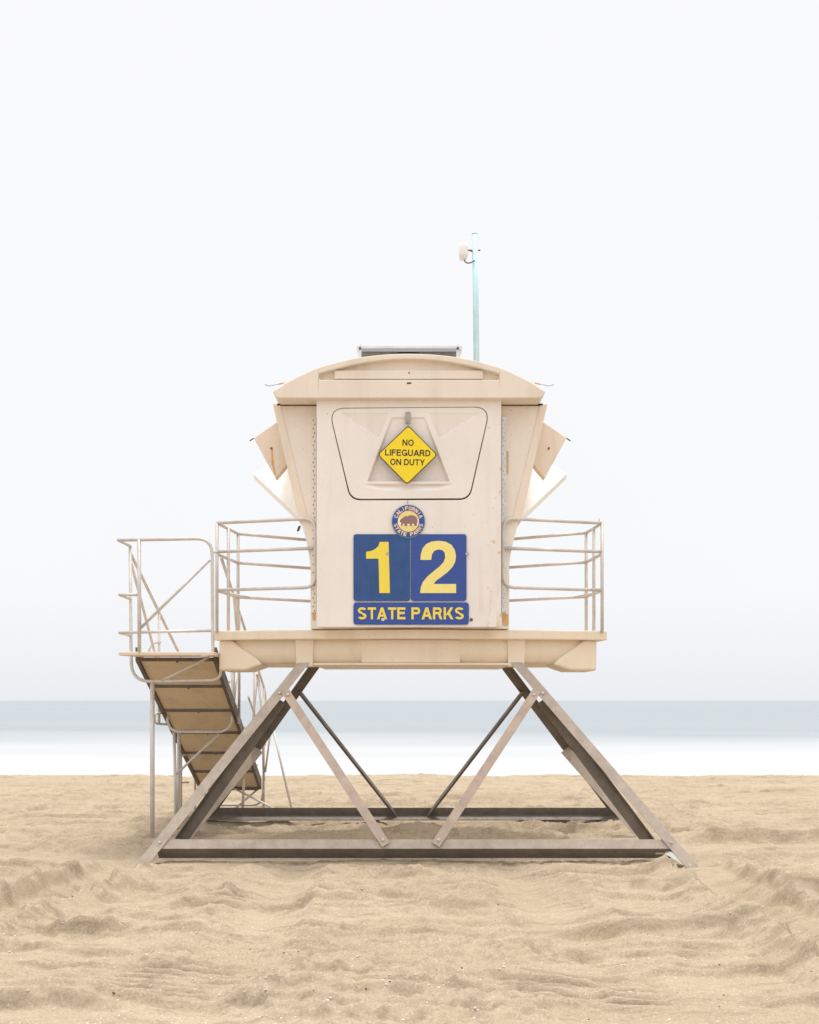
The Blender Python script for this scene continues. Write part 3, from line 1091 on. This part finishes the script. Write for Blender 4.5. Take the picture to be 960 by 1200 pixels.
# ---- deck railings
def rail_set(q):
    """q = -1 left of the cabin, +1 right of it"""
    zt, zm, zl = 3.555, 3.235, 2.815
    if q > 0:
        A = (1.005, 10.80); C1 = (2.11, 11.03); Cm = (2.08, 11.36); C2 = (2.05, 11.68); E = (1.10, 12.2)
    else:
        A = (-1.01, 10.80); C1 = (-2.11, 11.03); Cm = (-2.04, 11.34); C2 = (-2.00, 11.74); E = (-1.10, 12.28)
    mb = MB()
    v3 = lambda p, z: Vector((p[0], p[1], z))
    r = .0185
    mb.tube([v3(C1, zt - .01), v3(A, zt), v3(A, zl), v3(C1, zl - .005)], r, .13)
    fr = mb.build("railing", M_TUBE, TW)
    side = MB()
    side.add([v3(A, zm), v3(C1, zm - .005)], r)
    for z in (zt - .01, zm - .03, zl - .01):
        side.add([v3(C1, z), v3(C2, z)], r * .95)
        side.add([v3(C2, z), v3(E, z)], r * .95)
    side.add([v3(C2, zl - .01) + Vector((-q * .12, .06, 0)), v3(Cm, zl - .01)], r * .8)
    side.each("rail", M_TUBE, fr)
    for p, h_ in ((C1, zt + .0), (Cm, zt - .01), (C2, zt)):
        MB().tube([v3(p, ZLT - .02), v3(p, h_)], r).build("post", M_TUBE, fr)
    if q > 0:
        MB().tube([v3(C1, zt) + Vector((-.03, .02, 0)), v3(C1, zt) + Vector((-.03, .02, .05))], .008, 0, 6).build("spigot", M_TUBE, fr)
    return fr


rail_set(1)
rail_set(-1)

# ------------------------------------------------------------------ boarding stair
stair = thing("boarding_stair", (-2.6, 12.4, 0),
              "steep steel tube stair with tan landing and closed underside, left of the lifeguard tower deck", "stair")
ST = stair
LD0, LD1 = 10.85, 11.22
SX0, SX1 = -3.03, -2.165
SD0, SD1 = 11.2, 14.6
SZ0, SZ1 = 2.072, .34


def ramp_z(d):
    return SZ0 + (SZ1 - SZ0) * (d - SD0) / (SD1 - SD0)


MB().prism([(PX(138.5, LD0), LD0, 2.085), (PX(251, LD0), LD0 + .0, 2.085), (PX(251, LD0), LD1, 2.085), (PX(150, LD0), LD1, 2.085)],
           (0, 0, .042)).build("landing", M_LAND, ST, .01, 2)
# stringers, closed risers underneath and treads above
for x in (SX0, SX1):
    A, B = Vector((x, SD0, SZ0 + .02)), Vector((x, SD1, SZ1 + .02))
    sd = Vector((0, .022, 0))
    MB().prism([A + Vector((-.02, 0, -.05)), A + Vector((.02, 0, -.05)), A + Vector((.02, 0, .10)), A + Vector((-.02, 0, .10))], B - A).build("stringer", M_BAR, ST)
steps = 6
for i in range(steps):
    da = SD0 + (SD1 - SD0) * i / steps
    db = SD0 + (SD1 - SD0) * (i + 1) / steps
    za, zb_ = ramp_z(da), ramp_z(db)
    pn = MB().prism([(SX0 + .025, da + .035, za - .02), (SX1 - .025, da + .035, za - .02), (SX1 - .025, db - .02, zb_ + .008), (SX0 + .025, db - .02, zb_ + .008)],
                    (0, .01, .03)).build("stair_panel", M_TREAD, ST)
    MB().cyl(((SX0 + SX1) / 2, da + .06, za - .035), (0, -.45, -1), .011, .012, 8).build("bolt", M_BAR, pn)
    MB().box(SX0 + .025, SX1 - .025, da - .012, da + .03, za - .035, za + .005).build("cross_bar", M_BAR, ST, .004, 1)
    MB().box(SX0 + .025, SX1 - .025, da + .04, db - .01, za + .03, za + .055).build("tread", M_LAND, ST, .004, 1) if i else None
MB().box(SX0 + .025, SX1 - .025, SD1 - .03, SD1 + .03, SZ1 - .04, SZ1 + .02).build("cross_bar", M_BAR, ST, .004, 1)

r = .018
LX = -3.11
# landing guard
g = MB()
d = LD0 + .02
g.tube([P(138, 633, d), P(248.5, 631, d), P(249.5, 767, d), P(236, 769, d)], r, .17)
guard = g.build("landing_guard", M_TUBE, ST)
for a, b_ in (((163, 632.5, d), (163.5, 768, d)),):
    MB().tube([P(*a), P(*b_)], r * 1.15).build("post", M_TUBE, guard)
g = MB()
g.add([P(140, 741.5, d), P(249, 739, d)], r * .9)
g.add([P(140, 697, d), P(163, 697, d)], r * .9)
g.add([P(165, 736, d), P(246, 656, d)], r * .9)
db = LD1
for yy, yb in ((633, 640), (697, 702), (741.5, 745)):
    g.add([P(138.5 if yy < 650 else 140, yy, d), P(153, yb, db)], r * .9)
g.add([P(247, 647, d), P(255, 647, d + .05)], r * .8)
g.each("rail", M_TUBE, guard)
# hoops under the flight; the first runs up into the landing's outer post
g = MB()
g.tube([P(152.5, 639, db), P(154, 799, db), P(258.5, 797, db), P(259.5, 775, db)], r, .22)
h1 = g.build("hoop", M_TUBE, ST)
MB().tube([P(189, 798, db - .01), P(245, 770, db - .03)], r * .9).build("strut", M_TUBE, h1)
g = MB()
d2 = 12.5
g.tube([P(196, 826, d2), P(196.5, 857.5, d2), P(272, 858, d2), P(274.5, 770, d2)], r, .20)
h2 = g.build("hoop", M_TUBE, ST)
MB().tube([P(207, 907, d2), P(256, 860.5, d2 - .01)], r * .85).build("strut", M_TUBE, h2)
g = MB()
d3 = 14.62
g.tube([P(240, 925, d3), P(240, 943.5, d3), P(307, 943.5, d3), P(309, 920, d3)], r, .16)
h3 = g.build("hoop", M_TUBE, ST)
g = MB()
g.add([P(270, 922, d3), P(326, 950, d3 - 1.2)], r * .85)
g.add([P(301, 926, d3), P(274, 949, d3 - .3)], r * .85)
g.each("cross_strut", M_TUBE, h3)


# handrails
def hand_z(dd): return 3.25 - .425 * (dd - 11.2)


for x in (LX, -2.115):
    d_a = 11.22 if x < -3 else 11.3
    g = MB()
    g.tube([(x, d_a, hand_z(d_a)), (x, 14.75, hand_z(14.75)), (x, 14.85, hand_z(14.85) - .5), (x, 14.7, .95)], r, .18)
    hr = g.build("handrail", M_TUBE, ST)
    g = MB()
    if x < -3:
        g.add([(x, 11.22, 3.16), (x, 12.35, 2.13), (x, 13.0, 1.62)], r * .9, .05)
    else:
        g.add([(x, 12.1, hand_z(12.1)), (x, 12.6, 2.0)], r * .9)
    g.add([(x, 13.2, 1.65), (x, 14.75, .95)], r * .85)
    g.each("mid_rail", M_TUBE, hr)
    for dd, lo in ((12.5, ramp_z(12.5) - .1), (13.7, 0.0 if x < -3 else ramp_z(13.7)), (14.6, -.05)):
        MB().tube([(x, dd, hand_z(dd)), (x, dd, lo)], r * .95).build("baluster", M_TUBE, hr)
# small loops on the outer side of the flight
g = MB()
g.add([P(181, 817, 12.2), P(190, 817, 12.3)], r * .7)
g.add([P(196, 835, d2), P(181, 836, d2 - .2), P(181, 848, d2 - .2), P(196, 849, d2)], r * .8, .09)
g.add([P(174, 765, 12.3), P(177.5, 754, 12.35), P(188, 752.5, 12.5)], r * .7, .08)
for yy in (885, 917):
    g.add([P(210, yy, 12.75), P(221, yy, 13.8)], r * .7)
g.each("rail_loop", M_TUBE, ST)
# legs
MB().tube([P(178.5, 799, 11.24), P(178.5, 995, 11.24)], .0255).build("leg", M_TUBE, ST)
MB().tube([P(204, 858, d2), P(206.5, 980, d2)], .019).build("leg", M_TUBE, ST)
MB().tube([P(210, 858, d2 + .15), P(207.5, 978, d2 + .15)], .024).build("leg", M_TUBE, ST)
MB().tube([P(287.5, 880, 14.3), P(284, 958, 14.3)], .019).build("leg", M_TUBE, ST)
# far braces and stay cables behind the flight
dd = 14.3
top_ = P(302, 790, dd)
st2 = MB().tube([top_, P(306.5, 832, dd), P(309.5, 915, dd)], r * .95).build("stay_frame", M_TUBE, ST)
g = MB()
g.add([top_, P(296, 848, dd)], r * .9)
g.add([P(318.5, 845, dd), P(311, 905, dd)], r * .8)
g.add([P(271, 780, 12.6), P(274, 828, 12.6)], r * .9)
g.add([P(278, 780, 12.9), P(274.5, 822, 12.6)], r * .8)
g.each("stay", M_TUBE, st2)
g = MB()
g.add([top_, P(321, 858, dd)], .006, 0, 6)
g.add([P(320.5, 856, dd), P(343, 953, dd)], .016)
g.add([P(276, 820, 13), P(301, 791, dd)], .004, 0, 6)
g.each("stay_cable", M_ALU, st2)
MB().cyl(top_ + Vector((0, -.02, -.02)), (0, -1, 0), .022, .02, 8).build("joint", M_STAIN, st2)

# ------------------------------------------------------------------ signs
SD = DF - .014


def sign_root(name, px, py, label):
    return thing(name, tuple(P(px, py, SD)), label, "sign")


def glyph(ch, s):
    """sans capital as a list of polygons in a box one high; returns polygons, width"""
    P_ = []

    def bar(x0, y0, x1, y1): P_.append([(x0, y0), (x1, y0), (x1, y1), (x0, y1)])

    def arc(cx, cy, rx, ry, a0, a1, n=12):
        """band of stroke s, (rx, ry) its outer radii, angles in degrees"""
        for k in range(n):
            t0, t1 = R(a0 + (a1 - a0) * k / n), R(a0 + (a1 - a0) * (k + 1) / n)
            o = lambda t, q: (cx + (rx - q) * math.cos(t), cy + (ry - q * .92) * math.sin(t))
            P_.append([o(t0, 0), o(t1, 0), o(t1, s), o(t0, s)])

    def par(x0, y0, x1, y1, w_): P_.append([(x0, y0), (x0 + w_, y0), (x1 + w_, y1), (x1, y1)])
    h = s * .92
    w = .86
    if ch == 'I': w = s; bar(0, 0, s, 1)
    elif ch == 'L': w = .74; bar(0, 0, s, 1); bar(s, 0, w, h)
    elif ch in 'EF':
        w = .80 if ch == 'E' else .74
        bar(0, 0, s, 1); bar(s, 1 - h, w, 1); bar(s, .53 - h / 2, w * .92, .53 + h / 2)
        if ch == 'E': bar(s, 0, w, h)
    elif ch == 'T': w = .82; bar(0, 1 - h, w, 1); bar(w / 2 - s / 2, 0, w / 2 + s / 2, 1 - h)
    elif ch == 'N': w = .88; bar(0, 0, s, 1); bar(w - s, 0, w, 1); par(w - s * 1.12, 0, 0, 1, s * 1.12)
    elif ch == 'A':
        w = 1.0; q = s * 1.12
        par(0, 0, w / 2 - q / 2, 1, q); par(w - q, 0, w / 2 - q / 2, 1, q); bar(.5 - .27, .22, .5 + .27, .22 + h * .9)
    elif ch == 'Y': w = .92; q = s * 1.15; bar(w / 2 - s / 2, 0, w / 2 + s / 2, .42); par(w / 2 - q / 2, .38, 0, 1, q); par(w / 2 - q / 2, .38, w - q, 1, q)
    elif ch == 'K': w = .95; q = s * 1.3; bar(0, 0, s, 1); par(s * .9, .36, w - q - .03, 1, q); par(w - q, 0, s + .10, .56, q * .95)
    elif ch == 'U': w = .86; bar(0, .40, s, 1); bar(w - s, .40, w, 1); arc(w / 2, .40, w / 2, .42, 180, 360, 16)
    elif ch == 'D': w = .88; bar(0, 0, s, 1); bar(s, 1 - h, w - .46, 1); bar(s, 0, w - .46, h); arc(w - .46, .5, .46, .5, -90, 90, 18)
    elif ch in 'OCG':
        w = 1.0 if ch != 'C' else .94
        a0, a1 = {'O': (0, 360), 'C': (38, 322), 'G': (36, 345)}[ch]
        arc(.5, .5, .5, .52, a0, a1, 30)
        if ch == 'G': bar(.52, .50 - h, 1.0, .50); bar(1.0 - s * .8, .0, 1.0, .5 - h)
    elif ch in 'PR':
        w = .84; bar(0, 0, s, 1); ry = .29
        bar(s, 1 - h, w - ry, 1); bar(s, 1 - 2 * ry, w - ry, 1 - 2 * ry + h); arc(w - ry, 1 - ry, ry, ry, -90, 90, 14)
        if ch == 'R': w = .90; par(w - s * 1.12, 0, w - .30 - s * .6, 1 - 2 * ry + h * .3, s * 1.12)
    elif ch == 'S':
        w = .84; rx, ry = w / 2, .275
        arc(w / 2, 1.01 - ry, rx, ry, 22, 262, 18); arc(w / 2, ry - .01, rx, ry, -158, 82, 18)
        m_ = h / 2
        P_.append([(w / 2 - .07, .5 - m_ + .05), (w / 2 + .07, .5 - m_ - .01), (w / 2 + .07, .5 + m_ - .05), (w / 2 - .07, .5 + m_ + .01)])
    return P_, w


def text_mesh(mb, body, x0, x1, z0, z1, y, bold=.2, rot=0.0, centre=None, gap=.125):
    """lettering fitted into a box (metres), a few tenths of a millimetre proud of the sheet it is printed on"""
    xs_, polys = 0.0, []
    for ch in body:
        if ch == ' ': xs_ += .42; continue
        P_, w = glyph(ch, bold)
        polys += [[(a + xs_, b_) for a, b_ in p] for p in P_]
        xs_ += w + (gap if ch not in 'AT' else gap * .7)
    W = xs_ - gap
    for k, p in enumerate(polys):
        n = len(mb.v)
        for a, b_ in p:
            X, Z = x0 + a / W * (x1 - x0), z0 + b_ * (z1 - z0)
            if rot:
                cx, cz = centre
                dx, dz = X - cx, Z - cz
                X, Z = cx + dx * math.cos(rot) - dz * math.sin(rot), cz + dx * math.sin(rot) + dz * math.cos(rot)
            mb.v.append((X, y - .00004 * (k % 9), Z))
        mb.poly(range(n, n + len(p)))


def plate(name, poly, r, mat, parent, y=SD, t=.004, bevel=0):
    return MB().prism(px_poly(rounded(poly, r, 6), y), (0, t, 0)).build(name, mat, parent, bevel)


def bolt_at(px, py, y, parent, mat=M_BOLT):
    o_ = MB().cyl(P(px, py, y), (0, -1, 0), .018, .003, 12).cyl(P(px, py, y) + Vector((0, -.003, 0)), (0, -1, 0), .010, .006, 6)
    return o_.build("bolt", mat, parent)


# number 1
s1 = sign_root("number_sign", 447, 665, "faded blue plate with a yellow figure 1 on the cabin front")
plate("plate", [(414.3, 626), (480.6, 626), (480.6, 704.3), (414.3, 704.3)], 3.5, M_BLUE1, s1)
one = [(333, 330), (270, 330), (262, 358), (240, 380), (210, 394), (175, 400), (175, 448), (262, 448), (268, 690), (342, 690)]
MB().prism(px_poly([(400 + a / 6, 580 + b_ / 6) for a, b_ in one], SD - .002), (0, .0035, 0)).build("digit", M_YEL1, s1)
bolt_at(454.3, 649, SD - .002, s1)
# number 2
s2 = sign_root("number_sign", 514, 665, "bright blue plate with a pale yellow figure 2 on the cabin front")
plate("plate", [(481.5, 626), (546.8, 626), (546.8, 704.3), (481.5, 704.3)], 3.5, M_BLUE2, s2)
two = [(557, 457), (560, 415), (572, 376), (598, 345), (635, 328), (685, 322), (735, 329), (775, 350), (799, 387), (807, 430), (801, 472), (782, 508),
       (748, 543), (702, 578), (667, 603), (650, 626), (808, 626), (808, 690), (555, 690), (559, 650), (575, 611), (605, 574), (648, 538), (693, 502),
       (721, 470), (732, 435), (727, 405), (710, 388), (684, 383), (657, 391), (639, 415), (632, 457)]
MB().prism(px_poly([(400 + a / 6, 580 + b_ / 6) for a, b_ in two], SD - .002), (0, .0035, 0)).build("digit", M_YEL2, s2)
bolt_at(547.6, 649, SD - .001, s2)
# strip
s3 = sign_root("name_sign", 482, 719, "long blue strip sign reading STATE PARKS in yellow below the number plates")
plate("plate", [(414.3, 706), (549.6, 706), (549.6, 732), (414.3, 732)], 4, M_BLUE2, s3)
mb = MB()
text_mesh(mb, "STATE", PX(419.5, SD), PX(475.2, SD), PZ(725.8, SD), PZ(711.8, SD), SD - .0015, .215)
text_mesh(mb, "PARKS", PX(482.2, SD), PX(543.6, SD), PZ(725.8, SD), PZ(711.8, SD), SD - .0015, .215)
mb.build("lettering", M_YEL1, s3)
bolt_at(448.8, 726, SD - .002, s3, M_ALU)
bolt_at(552.4, 726.3, DF - .001, s3, M_RUST)
# emblem
ES = SD - .005
s4 = sign_root("emblem_sign", 478.7, 611, "round blue ring emblem with a brown bear, above the number plates")
ec = P(478.7, 611, ES)
pk = ES / F


def disc(rad, y, mat, name, n=48, t=.0035):
    return MB().prism([(ec.x + rad * pk * math.cos(2 * math.pi * k / n), y, ec.z + rad * pk * math.sin(2 * math.pi * k / n)) for k in range(n)],
                      (0, t, 0)).build(name, mat, s4)


disc(19.5, ES, M_TEAL, "rim")
disc(18.6, ES - .0015, M_BLUE2, "ring")
disc(12.4, ES - .003, M_EMBY, "field")
yb_ = ES - .0045
wh = [(-12.0, -2.5)] + [(12.2 * math.cos(a), 12.2 * math.sin(a) * .99) for a in np.linspace(math.pi * 1.06, math.pi * 1.06, 1)]
wpts = [(12.2 * math.cos(a), 12.2 * math.sin(a)) for a in np.linspace(R(-22), R(12), 8)] + [(7, 3.6), (-7, 3.6)] + \
       [(12.2 * math.cos(a), 12.2 * math.sin(a)) for a in np.linspace(R(168), R(202), 8)]
MB().prism([(ec.x + a * pk, yb_, ec.z + b_ * pk) for a, b_ in wpts], (0, .003, 0)).build("band", M_CREAM, s4)
bear = [(410, 192), (414, 180), (424, 171), (437, 165), (440, 158), (447, 157), (452, 151), (466, 156), (478, 148), (498, 147), (517, 152), (530, 164),
        (537, 182), (536, 200), (530, 207), (532, 216), (528, 221), (514, 220), (511, 207), (500, 205), (497, 213), (500, 220), (484, 221),
        (478, 206), (464, 207), (466, 217), (456, 222), (444, 221), (445, 209), (437, 206), (430, 216), (418, 219), (422, 206), (420, 198)]
MB().prism([(PX(400 + a / 6 + .0, ES), yb_ - .0015, PZ(580 + b_ / 6 - .6, ES)) for a, b_ in bear], (0, .003, 0)).build("bear", M_BEAR, s4)
mb = MB()


def arc_text(body, a0, a1, inward):
    n = len(body)
    for i, ch in enumerate(body):
        if ch == ' ': continue
        a = R(a0 + (a1 - a0) * i / (n - 1))
        rad = 15.5 * pk
        cx, cz = ec.x + rad * math.cos(a), ec.z + rad * math.sin(a)
        w = (.45 if ch == 'I' else 1.85) * pk
        hh_ = 2.2 * pk
        rot = a - math.pi / 2 if not inward else a + math.pi / 2
        text_mesh(mb, ch, cx - w, cx + w, cz - hh_, cz + hh_, ES - .0032, (.9 if ch == 'I' else .25), rot, (cx, cz))


arc_text("CALIFORNIA", 158, 22, False)
arc_text("STATE PARKS", 197, 343, True)
mb.build("lettering", M_PEACH, s4)
MB().tube([P(477.9, 590.5, ES), P(478.1, 586, DF - .012)], .003, 0, 6).build("hook", M_CABLE, s4)
# warning diamond
WS = DF - .045
s5 = thing("warning_sign", tuple(P(478, 533, WS)), "yellow diamond sign reading NO LIFEGUARD ON DUTY, hung on the cabin shutter", "sign")
dia = [(478.6, 498.2), (513, 533), (477, 568), (442.5, 532.6)]
MB().prism(px_poly(rounded(dia, 4, 6), WS), (0, .005, 0)).build("border", M_BLACK, s5)
dia2 = [(478.6, 499.6), (511.6, 533), (477, 566.6), (443.9, 532.6)]
MB().prism(px_poly(rounded(dia2, 3.6, 6), WS - .0015), (0, .004, 0)).build("plate", M_SIGNY, s5)
mb = MB()
rt = R(-1.2)
for body, x0, x1, y0, y1 in (("NO", 471.8, 485, 515.2, 522.4), ("LIFEGUARD", 451.4, 504.4, 527, 534.3), ("ON DUTY", 457.4, 498, 538, 545.2)):
    cx, cz = PX((x0 + x1) / 2, WS), PZ((y0 + y1) / 2, WS)
    text_mesh(mb, body, PX(x0, WS), PX(x1, WS), PZ(y1, WS), PZ(y0, WS), WS - .003, .195, rt, (cx, cz))
mb.build("lettering", M_BLACK, s5)
MB().tube([P(478.6, 501, WS - .006), P(478.3, 493, DF - .04)], .004, 0, 6).build("hook", M_HASP, s5)

# ------------------------------------------------------------------ solar panel on the roof
sp_ = thing("solar_panel", (PX(480, 11.3), 11.5, 5.35), "tilted solar panel in a pale frame on the crest of the arched roof", "solar panel")
x0, x1 = PX(418.5, 11.25), PX(541.5, 11.25)
dA, dB = 11.2, 11.8
zA = PZ(410.5, dA); zB = zA + .10
zA2 = PZ(405.5, dA)
for (a, b_) in ((x0, x0 + .03), (x1 - .03, x1)):
    MB().prism([(a, dA, zA - .0), (b_, dA, zA), (b_, dA, zA2), (a, dA, zA2)], (0, dB - dA, .12)).build("frame_bar", M_ALU, sp_)
MB().box(x0 + .03, x1 - .03, dA, dA + .02, PZ(408.2, dA), zA2).build("frame_bar", M_ALU, sp_)
MB().box(x0 + .03, x1 - .03, dB - .02, dB, zA + .13, zA2 + .115).build("frame_bar", M_ALU, sp_)
MB().prism([(x0 + .03, dA + .02, zA2 - .02), (x1 - .03, dA + .02, zA2 - .02), (x1 - .03, dA + .02, zA2 - .008), (x0 + .03, dA + .02, zA2 - .008)],
           (0, dB - dA - .04, .115)).build("cells", M_CELL, sp_)
MB().prism([(x0 + .03, dA + .14, zA2 - .02), (x1 - .03, dA + .14, zA2 - .02), (x1 - .03, dB - .03, zA - .30), (x0 + .03, dB - .03, zA - .30)], (0, .01, .01)).build("back_sheet", M_PVBACK, sp_)
MB().box(PX(466, dA), PX(492, dA), dA + .10, dA + .16, zA2 - .085, zA2 - .035).build("junction_box", M_CABLE, sp_, .006)
for px in (422, 536.5):
    br_ = MB().box(PX(px - 1.6, dA), PX(px + 1.6, dA), dA - .012, dA + .05, zA - .26, zA + .01).build("bracket", M_ALU, sp_)
    MB().cyl(P(px, 408.5, dA - .012), (0, -1, 0), .014, .02, 8).build("bolt", M_CABLE, br_)
    MB().tube([P(px + .3, 406, dA + .02), P(px + .6, 402.5, dA + .02)], .006, 0, 6).build("clip", M_ALU, br_)

# ------------------------------------------------------------------ mast with a small antenna
md = 11.5
mt = thing("antenna_mast", tuple(P(558.4, 430, md)), "thin pale blue mast rising from the right of the roof", "mast")
MB().tube([P(558.8, 440, md), P(556.6, 275, md)], .034, 0, 16).build("pole", M_PALE, mt)
MB().cyl(P(556.6, 275, md), (0, 0, 1), .035, .006, 16).build("cap", M_HASP, mt)
an = thing("antenna", tuple(P(549, 293.5, md)), "small white antenna drum with dark cable near the top of the mast", "antenna")
prof = [(.0, -.10), (.05, -.09), (.062, -.03), (.062, .04), (.05, .085), (.0, .10)]
c0 = P(543.3, 294.5, md - .02)
mb = MB()
nseg = 20
for rr, zz in prof:
    for k in range(nseg):
        a = 2 * math.pi * k / nseg
        mb.v.append((c0.x + rr * math.cos(a) * .85 + zz * .05, c0.y + rr * math.sin(a), c0.z + zz))
for j in range(len(prof) - 1):
    for k in range(nseg):
        k2 = (k + 1) % nseg
        mb.poly([j * nseg + k, j * nseg + k2, (j + 1) * nseg + k2, (j + 1) * nseg + k], True)
mb.build("drum", M_AWHITE, an)
MB().tube([P(548, 293.3, md), P(563, 293.2, md)], .008, 0, 6).tube([P(552.6, 293.3, md - .03), P(552.6, 294.5, md - .03)], .014, 0, 6).build("clamp", M_RUST, an)
MB().tube([P(543.4, 303, md - .02), P(545.5, 307.5, md - .03), P(549.5, 308.5, md - .04), P(553.5, 307, md - .05), P(556.5, 305, md - .045)], .007, .05, 6).build("cable", M_CABLE, an)

# ------------------------------------------------------------------ shell fragments and dark bits of debris on the sand
def scatter(name, n, mat, smin, smax, region, flat):
    mb = MB()
    pts = [region() for _ in range(n)]
    xs_ = np.array([p[0] for p in pts]); ys2 = np.array([p[1] for p in pts])
    zs = sand_height(xs_, ys2)
    for x, y, z in zip(xs_, ys2, zs):
        s_ = random.uniform(smin, smax) * random.choice((.6, .8, 1, 1, 1.4))
        a0 = random.uniform(0, 6.3); k = random.randint(4, 6)
        tilt = random.uniform(-.5, .5)
        ring = [(s_ * random.uniform(.6, 1) * math.cos(a0 + 2 * math.pi * i / k), s_ * random.uniform(.4, .9) * math.sin(a0 + 2 * math.pi * i / k)) for i in range(k)]
        mb.prism([(x + a, y + b_, z - .001 + a * tilt * .6) for a, b_ in ring], (0, -.0 * s_, s_ * flat))
    o_ = mb.build(name, mat)
    o_["kind"] = "stuff"
    return o_


def reg_shell():
    while True:
        y = 4.8 + 6.5 * random.random() ** 1.3
        x = random.uniform(-.45, .45) * y
        dens = .25 + .75 * float(vnoise(np.array([x * .9]), np.array([y * 1.1]), 301)[0] > .55) * (1 if x > -.3 else .5)
        if random.random() < dens: return x, y


def reg_debris():
    y = 4.8 + 12 * random.random() ** 1.5
    return random.uniform(-.45, .45) * y, y


scatter("shell_fragments", 2600, plain("shell", (.84, .81, .76), .5, .2, 0, 60), .0028, .0078, reg_shell, .5)
scatter("debris", 130, plain("debris", (.075, .055, .04), .8, .4, 0, 60), .003, .010, reg_debris, .6)
